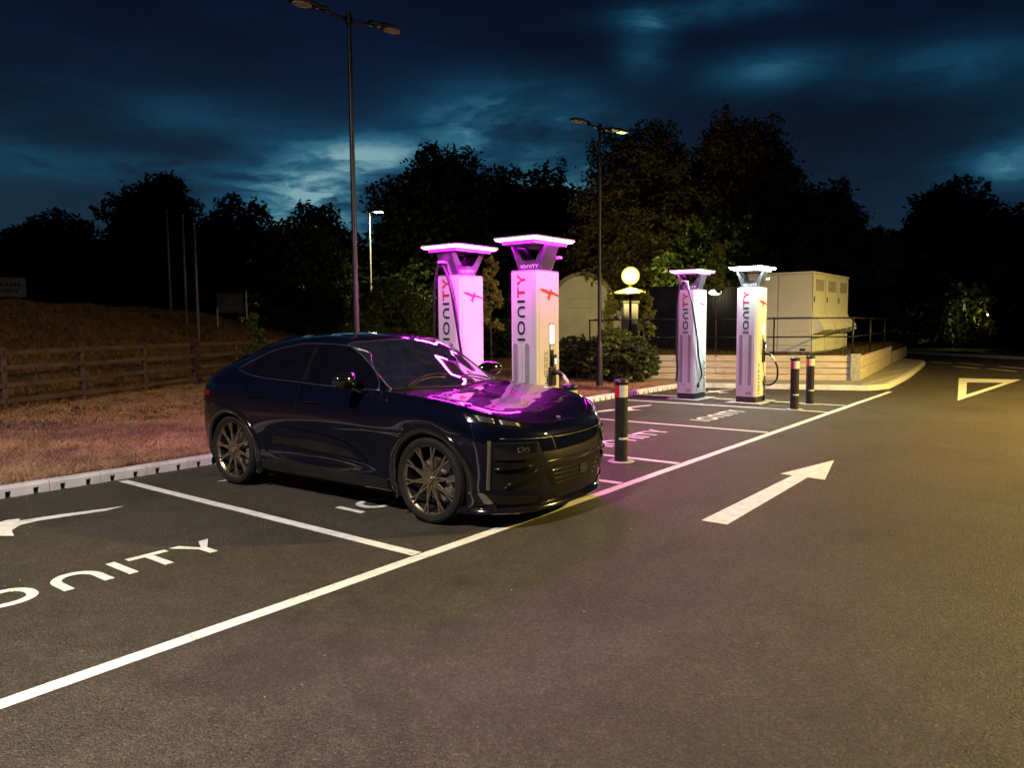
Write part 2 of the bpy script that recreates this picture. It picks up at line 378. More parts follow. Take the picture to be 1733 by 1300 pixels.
def flat_mesh(polys, place, thick, name, mat, parent, tri=False):
    """polygons in (u,v) mapped to 3D by place(u,v,h); thick = height of the raised print"""
    mb = MB()
    for p in polys:
        n = len(p); v = [place(a, b, thick) for a, b in p] + [place(a, b, 0) for a, b in p]
        mb.add(v, [tuple(range(n))] + [(i, n + i, n + (i + 1) % n, (i + 1) % n) for i in range(n)])
    me = mb.mesh(name); bm = bmesh.new(); bm.from_mesh(me); bmesh.ops.triangulate(bm, faces=[f for f in bm.faces if len(f.verts) > 4]); bm.to_mesh(me); bm.free()
    return meshobj(name, me, mat, parent)
# ================================================================== THE SITE
FL_A = Vector((3.2, 15.45)); FL_D = Vector((math.cos(R(26.5)), math.sin(R(26.5)))); FL_N = Vector((-FL_D.y, FL_D.x))   # the fence line
def ground_z(X, Y):
    X = np.asarray(X, float); Y = np.asarray(Y, float)
    s = (X - FL_A.x) * FL_N.x + (Y - FL_A.y) * FL_N.y; a = (X - FL_A.x) * FL_D.x + (Y - FL_A.y) * FL_D.y
    Hb = 2.66 - .022 * np.clip(a, -10, 30); Hb = np.where(a > 20, Hb * (1 - .66 * smoothstep(20, 34, a)), Hb)
    z = .10 + smoothstep(.4, 9.5, s) * Hb
    z = z + .05 * np.sin(X * 1.7 + Y * .6) * smoothstep(0, 3, s) + .07 * np.sin(X * .7 - Y * 1.1) * smoothstep(0, 3, s) + .015 * np.sin(X * 2.3) * np.sin(Y * 2.9) * smoothstep(9.2, 10.5, Y)
    return z
def poly_sheet(pts, z, name, mat, parent=None, kind='structure'):
    me = bpy.data.meshes.new(name); me.from_pydata([(x, y, z) for x, y in pts], [], [tuple(range(len(pts)))])
    o = meshobj(name, me, mat, parent); 
    if parent is None and kind: o['kind'] = kind
    return o
car_park = poly_sheet([(-150, -150), (500, -150), (500, 300), (-150, 300)], 0.0, 'car_park_road', 'asphalt')
# painted bay lines, words, birds, arrow, triangle, dashes: thin paint on the road
PZ = .004
def mark(poly, name='bay_line', z=PZ): return poly_sheet(poly, z, name, 'road_paint', car_park)
def bar(x0, y0, x1, y1, wd, name='bay_line', z=PZ):
    a = Vector((x0, y0)); b = Vector((x1, y1)); d = (b - a).normalized(); n = Vector((-d.y, d.x)) * wd / 2
    # hand-laid edges: a slight wobble along the line
    k = max(2, int((b - a).length / .35)); L = []; Rr = []
    for i in range(k + 1):
        p = a.lerp(b, i / k); j = random.uniform(-.004, .004); L.append((p + n * (1 + j * 20))); Rr.append((p - n * (1 - j * 18)))
    v = [(p.x, p.y, z) for p in L + Rr]; f = [(i, k + 1 + i, k + 2 + i, i + 1) for i in range(k)]
    me = bpy.data.meshes.new(name); me.from_pydata(v, [], f); return meshobj(name, me, 'road_paint', car_park)
bar(-9, 3.81, 19.75, 3.78, .105)
for x0 in (-2.3, .75, 3.84, 6.87, 8.26, 11.40, 14.62, 15.98): bar(x0, 3.865, x0 - .02, 8.38, .10)
WORD, WW = word_polys()
def road_word(x0, y0, width, h):
    k = width / WW
    o = flat_mesh(WORD, lambda a, b, t: (x0 + a * k, y0 + b * h, PZ + t), 0, 'painted_word', 'road_paint', car_park); return o
def road_bird(cx, cy, w_):
    return flat_mesh([BIRD], lambda a, b, t: (cx + a * w_, cy + b * w_, PZ + t), 0, 'painted_bird', 'road_paint', car_park)
for bx in (1.30, 4.40, 8.87, 12.15): road_word(bx, 5.13, 1.84, .36)
for cx in (2.3, 5.35, 9.85, 13.05, 17.55): road_bird(cx, 7.3, 1.9)
mark([(5.95, 2.57), (5.95, 2.34), (8.31, 2.375), (8.28, 2.19), (9.53, 2.42), (8.33, 2.68), (8.32, 2.54)], 'direction_arrow')
A_, B_, C_ = (25.5, 3.05), (25.7, 1.55), (18.25, 2.19); a_, b_, c_ = (23.9, 2.66), (24.2, 1.83), (19.8, 2.21)
gv = poly_sheet([A_, B_, b_, a_], PZ, 'give_way_triangle', 'road_paint', car_park)
me = bpy.data.meshes.new('give_way_triangle'); me.from_pydata([(x, y, PZ) for x, y in (A_, B_, C_, a_, b_, c_)], [], [(0, 1, 4, 3), (1, 2, 5, 4), (2, 0, 3, 5)])
gv.data = me; me.materials.append(MATS['road_paint'])
for a, b in (((35.1, 5.21), (34.1, 4.34)), ((32.3, 4.06), (31.1, 3.14)), ((34.9, 4.2), (33.5, 3.2)), ((31.1, 2.85), (29.8, 1.93)), ((33.0, 2.69), (31.4, 1.6)), ((29.6, 1.5), (28.3, .6)), ((30.9, 1.1), (29.6, .1))):
    bar(*a, *b, .17, 'junction_dash')

# kerb with drainage slots: each kerb stone a piece of its own
kerb = thing('kerb', (0, 8.48, 0), 0, None, None); kerb['kind'] = 'structure'
def kerb_mesh(slots=2, L=.506, h=.11, d=.14):
    mb = MB(); g = .003; xs = [g]
    for k in range(slots): c = L * (k + .5) / slots; xs += [c - .026, c + .026]
    xs.append(L - g)
    prof = lambda x: [(x, 0, 0), (x, .012, h - .022), (x, .035, h), (x, d, h), (x, d, 0)]
    for i in range(len(xs) - 1):
        slot = i % 2 == 1; x0, x1 = xs[i], xs[i + 1]
        if not slot:
            v = prof(x0) + prof(x1); mb.add(v, [(0, 1, 6, 5), (1, 2, 7, 6), (2, 3, 8, 7), (3, 4, 9, 8), (4, 3, 2, 1, 0), (5, 6, 7, 8, 9)])
        else:
            z = .062; v = [(x0, .008, z), (x0, .012, h - .022), (x0, .035, h), (x0, d, h), (x0, d, z)] + [(x1, .008, z), (x1, .012, h - .022), (x1, .035, h), (x1, d, h), (x1, d, z)]
            mb.add(v, [(0, 1, 6, 5), (1, 2, 7, 6), (2, 3, 8, 7), (3, 4, 9, 8), (5, 9, 4, 0)])
    return mb.mesh('kerb_stone')
km = kerb_mesh(); km.materials.append(MATS['kerb_concrete'])
x = -8.0
while x < 18.2:
    o = bpy.data.objects.new('kerb_stone', km); link(o, kerb); o.location = (x, random.uniform(-.003, .003), random.uniform(-.003, .002)); x += .506
slot_back = MB().box(-8, 18.3, .06, .07, 0, .07).build('slot_lining', 'black_plastic', kerb)
# far kerb of the bays and the kerb curving round the pavement
kerb2 = thing('pavement_kerb', (18.3, 8.45, 0), 0, None, None); kerb2['kind'] = 'structure'
K2 = [Vector(p) for p in ((18.32, 8.62), (18.55, 7.9), (18.95, 6.75), (19.4, 5.4), (19.78, 4.32), (20.02, 4.06), (20.4, 3.97), (22, 4.05), (24.5, 4.22), (28, 4.55), (31.5, 4.92), (33.6, 5.2), (34.8, 5.75), (35.6, 6.8), (36.2, 9.0))]
K2 = [Vector((p.x, p.y)) for p in spline([(q.x, q.y, 0) for q in K2], 6)]
def walk(P, step):
    d = [0.]
    for a, b in zip(P, P[1:]): d.append(d[-1] + (b - a).length)
    q = np.arange(0, d[-1], step); X = np.interp(q, d, [p.x for p in P]); Y = np.interp(q, d, [p.y for p in P])
    return [Vector((a, b)) for a, b in zip(X, Y)]
W2 = walk([p.copy() for p in K2], .92)
for a, b in zip(W2, W2[1:]):
    d = (b - a).normalized(); n = Vector((-d.y, d.x)) if False else Vector((-d.y, d.x))
    mb = MB(); aa = a + d * .004; bb = b - d * .004; h = .12
    pr = lambda p: [(p.x, p.y, 0), (p.x + n.x * .012, p.y + n.y * .012, h - .02), (p.x + n.x * .035, p.y + n.y * .035, h), (p.x + n.x * .15, p.y + n.y * .15, h), (p.x + n.x * .15, p.y + n.y * .15, 0)]
    v = [tuple(Vector(q) - Vector((18.3, 8.45, 0))) for q in pr(aa) + pr(bb)]
    mb.add(v, [(5, 6, 1, 0), (6, 7, 2, 1), (7, 8, 3, 2), (8, 9, 4, 3), (0, 1, 2, 3, 4), (9, 8, 7, 6, 5)]); mb.build('kerb_stone', 'kerb_concrete', kerb2)
inner = [(p + Vector((-(b - a).y, (b - a).x)).normalized() * .14) for p, a, b in zip(W2, W2, W2[1:])]
pv = [(p.x, p.y) for p in inner]
# paved strip between the kerb and the timber wall: slabs laid in rows
pave_under = poly_sheet(pv + [(38, 10), (36, 14), (18.2, 14)], .085, 'pavement', 'pad_concrete')
def in_poly(x, y, poly):
    c = False; n = len(poly)
    for i in range(n):
        x0, y0 = poly[i]; x1, y1 = poly[(i + 1) % n]
        if (y0 > y) != (y1 > y) and x < (x1 - x0) * (y - y0) / (y1 - y0) + x0: c = not c
    return c
slab_me = MB().box(-.195, .195, -.195, .195, -.03, 0).mesh('paving_slab'); slab_me.materials.append(MATS['slab_paving'])
pvp = pv + [(38, 10), (36, 14), (18.2, 14)]; ns = 0
WALL = [(19.95, 8.75), (21.62, 4.93), (38.2, 6.72)]
def left_of(a, b, x, y): return (b[0] - a[0]) * (y - a[1]) - (b[1] - a[1]) * (x - a[0])
small = MB()
for i in range(60):
    for j in range(30):
        x = 18.4 + i * .4 + j * .0; y = 3.9 + j * .4
        if not all(in_poly(x + dx, y + dy, pvp) for dx in (-.2, .2) for dy in (-.2, .2)): continue
        if x > 21.2 and left_of(WALL[1], WALL[2], x, y) > .3: continue
        if x <= 21.8 and left_of(WALL[0], WALL[1], x, y) > .5: continue
        if ns < 240 and x < 27:
            o = bpy.data.objects.new('paving_slab', slab_me); link(o, pave_under); o.location = (x, y, .116 + random.uniform(-.003, .003)); ns += 1
        else: small.box(x - .195, x + .195, y - .195, y + .195, .09, .114 + random.uniform(-.003, .003))
if small.v: small.build('distant_slabs', 'slab_paving', pave_under)['kind'] = 'stuff'

# verge and bank as one terrain sheet behind the kerb
def terrain(name, x0, x1, nx, y0, y1, ny, mat, skip=None):
    xs = np.linspace(0, 1, nx) * (x1 - x0) + x0; t = np.linspace(0, 1, ny); ys = y0 + (y1 - y0) * (t ** 1.6)
    X, Y = np.meshgrid(xs, ys); Z = ground_z(X, Y); v = np.stack([X, Y, Z], -1).reshape(-1, 3)
    f = [(j * nx + i, j * nx + i + 1, (j + 1) * nx + i + 1, (j + 1) * nx + i) for j in range(ny - 1) for i in range(nx - 1)]
    me = bpy.data.meshes.new(name); me.from_pydata(v.tolist(), [], f); o = meshobj(name, me, mat, None, True); o['kind'] = 'structure'; return o
ter = terrain('grass_verge', -30, 18.3, 140, 8.60, 13.0, 40, 'dry_ground')
# join bank smoothly: bank sheet starts where the verge sheet ends
ter2 = terrain('grass_bank', -30, 95, 420, 12.99, 120, 170, 'bank_ground')
ter2.data.materials.append(MATS['dry_ground'])
for p_ in ter2.data.polygons:
    c_ = p_.center
    if (c_.x - FL_A.x) * FL_N.x + (c_.y - FL_A.y) * FL_N.y < -.15 + .25 * math.sin(c_.x * 2.1) and c_.x < 18.5: p_.material_index = 1
poly_sheet([(39.6, -20), (46, 9.5), (60, 25), (36.3, 9.0), (36.3, 12.99), (120, 12.99), (160, -20)][:1] + [(39.0, 1.9), (44.6, 8.2), (47, 13.0), (140, 13.0), (140, -20)], .09, 'far_verge', 'verge_ground')
# far kerb of the public road
fk = MB(); fk.beam((39.0, 1.9, .05), (44.6, 8.2, .05), .14, .12); fk.beam((44.6, 8.2, .05), (47, 13, .05), .14, .12); fk.beam((39.6, -20, .05), (39.0, 1.9, .05), .14, .12)
o = fk.build('far_kerb', 'kerb_concrete'); o['kind'] = 'structure'

# grass blades
def blades(name, pts, hmin, hmax, mat, lean=.6, wid=.012):
    P = np.asarray(pts); n = len(P); h = rng.uniform(hmin, hmax, n); a = rng.uniform(0, 2 * np.pi, n); l = rng.uniform(.1, lean, n) * h * 1.6; a2 = rng.uniform(0, 2 * np.pi, n)
    w_ = wid * rng.uniform(.6, 1.5, n)
    dx, dy = np.cos(a) * w_, np.sin(a) * w_
    v = np.empty((n, 3, 3)); v[:, 0] = P - np.stack([dx, dy, 0 * dx + .01], -1); v[:, 1] = P + np.stack([dx, dy, 0 * dx - .01], -1)
    v[:, 2] = P + np.stack([np.cos(a2) * l, np.sin(a2) * l, h], -1)
    me = bpy.data.meshes.new(name); me.vertices.add(3 * n); me.vertices.foreach_set('co', v.reshape(-1)); me.loops.add(3 * n); me.loops.foreach_set('vertex_index', np.arange(3 * n)); me.polygons.add(n)
    me.polygons.foreach_set('loop_start', np.arange(0, 3 * n, 3)); me.polygons.foreach_set('loop_total', np.full(n, 3)); me.update(calc_edges=True)
    o = meshobj(name, me, mat); return o
def scatter(n, x0, x1, y0, y1, clump=0, test=None, pw=1.0):
    if clump:
        m = n // clump; cx = rng.uniform(x0, x1, m); cy = y0 + (y1 - y0) * rng.uniform(0, 1, m) ** pw
        X = np.repeat(cx, clump) + rng.normal(0, .05, m * clump); Y = np.repeat(cy, clump) + rng.normal(0, .05, m * clump)
    else: X = rng.uniform(x0, x1, n); Y = y0 + (y1 - y0) * rng.uniform(0, 1, n) ** pw
    if test is not None: k = test(X, Y); X, Y = X[k], Y[k]
    return np.stack([X, Y, ground_z(X, Y)], -1)
sfun = lambda X, Y: (X - FL_A.x) * FL_N.x + (Y - FL_A.y) * FL_N.y
g1 = np.concatenate([scatter(150000, 1.0, 18.2, 8.66, 12.5, 10, lambda X, Y: (Y > 8.64), 1.4), scatter(110000, 1.0, 18.2, 12.0, 22.0, 10, lambda X, Y: sfun(X, Y) < .2, 1.0)])
tag(blades('dry_verge_grass', g1, .02, .085, 'blade_dry', 1.6, .007), 'short straw coloured dry grass on the verge behind the kerb', 'grass', kind='stuff')
g2 = scatter(230000, 1, 34, 14.0, 42, 12, lambda X, Y: (sfun(X, Y) > -.1) & (sfun(X, Y) < 12), 1.2)
tag(blades('bank_grass', g2, .05, .22, 'blade_bank', 1.1, .014), 'long rough brown grass on the bank around the rail fence', 'grass', kind='stuff')

# post and rail fence
fence = thing('rail_fence', (FL_A.x, FL_A.y, 0), 0, 'weathered timber post and four rail fence at the foot of the bank', 'fence')
def f_at(s): p = FL_A + FL_D * s; return Vector((p.x, p.y, float(ground_z(p.x, p.y))))
sp_ = 2.02; nf = 15; pos0 = -4.1 + .5
pts_f = [f_at(pos0 + i * sp_) for i in range(nf)]
org = Vector((FL_A.x, FL_A.y, 0))
for i, p in enumerate(pts_f):
    mb = MB(); q = p - org; j = random.uniform(-.02, .02)
    M = Matrix.Translation(q) @ Matrix.Rotation(R(26.5), 4, 'Z') @ Euler((random.uniform(-.02, .02), random.uniform(-.02, .02), 0)).to_matrix().to_4x4()
    mb.box(-.06, .06, -.04, .04, -.1, 1.22 + j, M); mb.build('post', 'rough_wood', fence, bevel=.008, seg=1)
    if i < nf - 1:
        for z in (.18, .50, .82, 1.12):
            a = q + Vector((0, 0, z + random.uniform(-.02, .02))) - Vector((FL_N.x, FL_N.y, 0)) * .06; b = pts_f[i + 1] - org + Vector((0, 0, z + random.uniform(-.02, .02))) - Vector((FL_N.x, FL_N.y, 0)) * .06
            MB().beam(a, b + (b - a).normalized() * .03 * (1 if i % 2 else -1), .035, .095).build('rail', 'rough_wood', fence, bevel=.006, seg=1)
# a second, lower stretch of fence seen above the car roof, near the bushes
fence2 = thing('low_rail_fence', (17.5, 22.6, 0), 0, 'low broken timber rail between short posts beyond the car roof', 'fence')
for (x, y) in ((17.6, 20.7), (20.2, 20.0), (22.4, 19.0)):
    z = float(ground_z(x, y)); MB().box(x - 17.5 - .07, x - 17.5 + .07, y - 22.6 - .07, y - 22.6 + .07, z - .3, z + .75).build('post', 'rough_wood', fence2, bevel=.01, seg=1)
MB().beam((.1, -1.9, float(ground_z(17.6, 20.7)) + .38), (2.7, -2.6, float(ground_z(20.2, 20.0)) + .6), .05, .1).build('rail', 'rough_wood', fence2)
MB().beam((2.7, -2.6, float(ground_z(20.2, 20.0)) + .5), (4.9, -3.6, float(ground_z(22.4, 19.0)) + .5), .05, .1).build('rail', 'rough_wood', fence2)

# timber sleeper retaining wall with the raised ground behind it
wall = thing('sleeper_wall', (WALL[1][0], WALL[1][1], 0), 0, 'pale new timber sleeper wall holding the raised plot behind the charging bays', 'wall')
def sleepers(a, b, zs, seglen, top=None):
    a = Vector(a); b = Vector(b); d = (b - a); L = d.length; d.normalize(); ang = math.atan2(d.y, d.x)
    for r_, (z0, z1) in enumerate(zs):
        x = 0; first = True
        while x < L - .05:
            l = min(seglen * (.55 if (first and r_ % 2) else 1), L - x); first = False
            me = MB().box(.004, l - .004, -.05 + random.uniform(-.008, .008), .05, z0 + .007, z1 - .007)
            o = me.build('sleeper', 'pale_timber', wall, bevel=.009, seg=1); p = a + d * x
            o.location = (p.x - WALL[1][0], p.y - WALL[1][1], 0); o.rotation_euler = (0, 0, ang); x += l
rows = [(.10, .27), (.27, .44), (.44, .61), (.61, .79)]
sleepers(WALL[1], WALL[0], rows, 2.4)
sleepers(WALL[0], (18.6, 11.8), rows, 2.4)
sleepers(WALL[1], (30.2, 5.86), [(.10, .44), (.44, .76)], 4.3)
sleepers((30.25, 5.866), WALL[2], [(.10, .55)], 3.9)
d1 = Vector((WALL[0][0] - WALL[1][0], WALL[0][1] - WALL[1][1])).normalized()
MB().box(-.14, .08, -.03, .22, .10, .83, Matrix.Rotation(math.atan2(d1.y, d1.x) - R(90), 4, 'Z')).build('steel_corner_post', 'galvanised', wall, bevel=.012)
MB().box(30.15 - WALL[1][0], 30.3 - WALL[1][0], 5.78 - WALL[1][1], 5.84 - WALL[1][1], .1, .78).build('steel_post', 'galvanised', wall, bevel=.005)
rg = MB(); RP = [(20.03, 8.8), (21.68, 5.02), (38.1, 6.8), (38.1, 13.2), (18.6, 13.2), (18.68, 11.9)]
rg.prism(RP, .05, .735); o = rg.build('raised_ground', 'verge_ground'); o['kind'] = 'structure'
g3 = np.array([(x, y, .735) for x, y in zip(rng.uniform(19, 37, 26000), rng.uniform(5.1, 13, 26000)) if in_poly(x, y, [(20.2, 8.8), (21.8, 5.15), (38., 6.95), (38, 13.1), (18.9, 13.1), (18.95, 11.9)])])
tag(blades('plot_grass', g3, .03, .12, 'leaf_brown', .9, .012), 'thin scrubby grass on the raised plot round the white cabinets', 'grass', kind='stuff')

# black tube railing on the raised ground
rail = thing('tube_railing', (21.7, 5.05, .735), 0, 'black two bar tube railing along the top of the timber wall', 'railing')
RO = Vector((21.7, 5.05, .735))
frontp = [(21.75, 5.12), (20.85, 6.95), (20.02, 8.62), (19.3, 10.15), (18.75, 11.6)]
sidep = [(21.75, 5.12), (26.0, 5.6), (30.4, 6.07), (36.6, 6.75)]
def railing(P, ends=True):
    for i, (x, y) in enumerate(P):
        q = Vector((x, y, .735)) - RO
        MB().tube([q, q + Vector((0, 0, 1.06))], .024, 10).build('railing_post', 'black_metal', rail, smooth=True)
        for z in (.55, 1.06): MB().lathe([(0, -.034), (.026, -.024), (.036, 0), (.026, .024), (0, .034)], 10, c=q + Vector((0, 0, z))).build('ball_joint', 'black_metal', rail, smooth=True)
        if i < len(P) - 1:
            q2 = Vector((*P[i + 1], .735)) - RO
            for z in (.55, 1.06): MB().tube([q + Vector((0, 0, z)), q2 + Vector((0, 0, z))], .020, 8).build('rail_bar', 'black_metal', rail, smooth=True)
railing(frontp)
for i in range(1, len(sidep)):
    q = Vector((*sidep[i], .735)) - RO; MB().tube([q, q + Vector((0, 0, 1.06))], .024, 10).build('railing_post', 'black_metal', rail, smooth=True)
    q2 = Vector((*sidep[i - 1], .735)) - RO
    for z in (.55, 1.06): MB().tube([q2 + Vector((0, 0, z)), q + Vector((0, 0, z))], .020, 8).build('rail_bar', 'black_metal', rail, smooth=True)

# ------------------------------------------------------------------ white electrical cabinets (corner at X 23.0, Y 6.55)
cab = thing('electrical_cabinet', (23.0, 6.55, .735), 0, 'big white electrical cabinet with three doors and flared vents behind the railing', 'cabinet')
CH = 2.42; CW = 4.05; CD = 1.95
MB().box(.012, CW - .012, .02, CD, .06, CH - .03).build('casing', 'cabinet_white', cab, bevel=.01)
MB().box(-.02, CW + .02, -.02, CD + .02, CH - .03, CH + .03).build('roof_plate', 'cabinet_white', cab, bevel=.012)
MB().box(.03, CW - .03, .04, CD - .03, 0, .06).build('base_frame', 'cabinet_vent', cab)
dw = CW / 3
for k in range(3):
    x0, x1 = k * dw + .045, (k + 1) * dw - .045
    MB().box(x0, x1, -.004, .02, .62 + .62, CH - .08).build('door', 'cabinet_white', cab, bevel=.006)
    dl = MB().box(x0, x1, -.004, .02, .08, .60).build('lower_panel', 'cabinet_white', cab, bevel=.006)
    # flared hood: pushes outward at mid height
    prof = [(-.004, 1.24), (-.06, 1.12), (-.26, .92), (-.30, .82), (-.30, .72), (-.12, .62), (.02, .61), (.02, 1.24)]
    hb = MB(); v = [(x0 + .03, y, z) for y, z in prof] + [(x1 - .03, y, z) for y, z in prof]; n = len(prof)
    hb.add(v, [tuple(range(n)), tuple(range(n, 2 * n))[::-1]] + [(i, n + i, n + (i + 1) % n, (i + 1) % n) for i in range(n)]); hb.build('vent_hood', 'cabinet_white', cab)
    vg = MB(); 
    for j in range(9): vg.box(x0 + .22, x1 - .22, -.016, -.004, CH - .52 + j * .036, CH - .52 + j * .036 + .02)
    vg.build('vent_grille', 'cabinet_vent', cab)
    MB().box(x0 + .22, x1 - .22, -.008, -.003, CH - .53, CH - .19).build('vent_backing', 'cabinet_vent', cab)
    MB().box(x0 + .06, x0 + .09, -.03, 0, 1.55, 1.72).build('handle', 'black_plastic', cab, bevel=.005)
    MB().box(x0 - .05, x0 - .01, -.02, 0, .08, CH - .05).build('door_post', 'cabinet_white', cab, bevel=.004)
for y in (1.02,): MB().box(-.006, .012, y - .02, y + .02, .08, CH - .05).build('panel_joint', 'cabinet_vent', cab)
for y0, y1 in ((.03, 1.0), (1.04, 1.92)):
    MB().box(-.012, .012, y0, y1, .26, 1.08).build('side_panel', 'cabinet_white', cab, bevel=.008)
    MB().box(-.012, .012, y0, y1, 1.11, CH - .06).build('side_panel', 'cabinet_white', cab, bevel=.008)
    MB().box(-.012, .012, y0, y1, .07, .235).build('side_panel', 'cabinet_white', cab, bevel=.008)
MB().box(-.016, -.011, .18, .34, .10, .17).build('warning_label', 'letter_navy', cab)

dark = thing('dark_cabinet', (24.6, 11.2, .735), R(5), 'dark navy equipment cabinet between the bushes and the thinner left white charger', 'cabinet')
MB().box(0, 1.6, 0, 1.5, 0, 2.2).build('casing', 'cabinet_dark', dark, bevel=.015)
MB().box(-.03, 1.63, -.03, 1.53, 2.2, 2.26).build('roof_plate', 'cabinet_dark', dark, bevel=.01)
MB().box(-.012, 0, .04, .73, .08, 2.14).build('door', 'cabinet_dark', dark, bevel=.004)
MB().box(-.012, 0, .77, 1.46, .08, 2.14).build('door', 'cabinet_dark', dark, bevel=.004)
shed = thing('slatted_screen', (26.2, 8.9, .735), 0, 'dark vertical board screen behind the gap between the two far chargers', 'screen')
for k in range(26):
    MB().box(.0, .03 + random.uniform(0, .008), k * .125, k * .125 + .115, 0, 2.25 + random.uniform(-.01, .01)).build('board', 'shed_dark', shed)
for z in (.4, 1.8): MB().box(.035, .08, 0, 3.25, z, z + .09).build('cross_rail', 'shed_dark', shed)

# wall light between chargers
wl = thing('bulkhead_light', (26.15, 10.72, .0), 0, 'glowing oval bulkhead light on the dark board screen between the far chargers', 'lamp')
MB().lathe([(0, -.10), (.10, -.09), (.19, -.05), (.22, 0), (.20, .04), (.12, .08), (0, .09)], 20, c=(-.35, 0, 2.78)).build('lens', 'wall_light', wl, smooth=True)
MB().box(-.34, .05, -.06, .06, 2.84, 2.90).build('mounting_arm', 'black_metal', wl)
MB().box(-.02, .03, -.1, .1, 2.72, 3.0).build('back_plate', 'black_metal', wl)

# ------------------------------------------------------------------ cream wall with curved coping
gw = thing('curved_gable_wall', (30.8, 19.5, 0), math.atan2(18.45 - 20.4, 31.52 - 30.01), 'cream rendered wall with a round arched top and heavy stone coping', 'wall')
hw = 1.32; z0_, zs_, zt = .1, 2.75, 3.98
prof = [(-hw, z0_), (hw, z0_)]
arc = [(hw * math.cos(a), zs_ + (zt - zs_) * math.sin(a)) for a in np.linspace(0, math.pi, 22)]
Mv = Matrix(((1, 0, 0, 0), (0, 0, 1, 0), (0, 1, 0, 0), (0, 0, 0, 1)))
MB().prism([(-hw - 1.3, z0_), (hw + 1.45, z0_), (hw + 1.45, 2.62)] + [(hw, 2.62)] + arc[1:-1] + [(-hw, 2.62), (-hw - 1.3, 2.62)], -.18, .18, Mv).build('wall_panel', 'render_cream', gw)
def coping(P, name='coping'):
    V = [Vector((x, z)) for x, z in P]
    for i in range(len(V) - 1):
        a, b = V[i], V[i + 1]; MB().beam((a.x, 0, a.y), (b.x, 0, b.y), .52, .22, (0, 0, 1) if abs(b.x - a.x) > .02 else (1, 0, 0)).build(name, 'coping_stone', gw, bevel=.03)
cp = [(-hw - 1.3, 2.7), (-hw - .25, 2.7)] + [((hw + .1) * math.cos(a), zs_ + (zt - zs_ + .1) * math.sin(a)) for a in np.linspace(math.pi - .06, .06, 13)] + [(hw + .28, 2.7), (hw + 1.45, 2.7)]
coping(cp)
MB().box(-hw - 1.3, hw + 1.45, -.26, .26, .0, .9).build('brick_base', 'shed_dark', gw)
for zz in (2.9, 2.45): MB().box(-.9, .35, -.19, -.183, zz, zz + .015).build('render_joint', 'coping_stone', gw)
pb = thing('small_cream_pillar', (28.6, 15.7, 0), R(-45), 'short cream rendered pillar under the globe lamp', 'pillar')
MB().box(-.32, .32, -.2, .2, .1, 2.55).build('shaft', 'render_cream', pb, bevel=.02)
MB().box(-.37, .37, -.25, .25, 2.55, 2.66).build('cap', 'coping_stone', pb, bevel=.02)

# globe lamp over a conical canopy
gl = thing('globe_lamp', (26.85, 14.71, .1), R(-52), 'glowing globe lamp on a post above a yellow conical canopy', 'lamp')
MB().tube([(0, 0, 0), (0, 0, 3.2)], .05, 10).build('post', 'black_metal', gl, smooth=True)
MB().lathe([(0, 2.98), (.12, 3.02), (.95, 2.77), (.97, 2.73), (.90, 2.73), (.1, 2.86), (0, 2.87)], 8).build('canopy', 'canopy_yellow', gl)
MB().lathe([(.06, 2.95), (.075, 3.05), (.06, 3.16), (.12, 3.2), (.12, 3.22)], 12).build('globe_neck', 'canopy_yellow', gl, smooth=True)
MB().lathe([(.25 * math.sin(a) + .0001, 3.50 - .25 * math.cos(a)) for a in np.linspace(0, math.pi, 14)], 20).build('bulb', 'globe_light', gl, smooth=True)
MB().lathe([(.36 * math.sin(a) + .0001, 3.50 - .36 * math.cos(a)) for a in np.linspace(0, math.pi, 18)], 28).build('globe', 'globe_shell', gl, smooth=True)
MB().prism([(-.95, 2.62), (-.80, 2.72), (-.72, 2.70), (-.80, 2.56), (-.66, 2.40), (-.74, 2.38), (-.92, 2.52)], -.03, .03, Mv).build('canopy_bracket', 'canopy_yellow', gl)
MB().beam((-.6, 0, 2.73), (-.85, 0, 2.66), .05, .05).build('canopy_arm', 'canopy_yellow', gl)

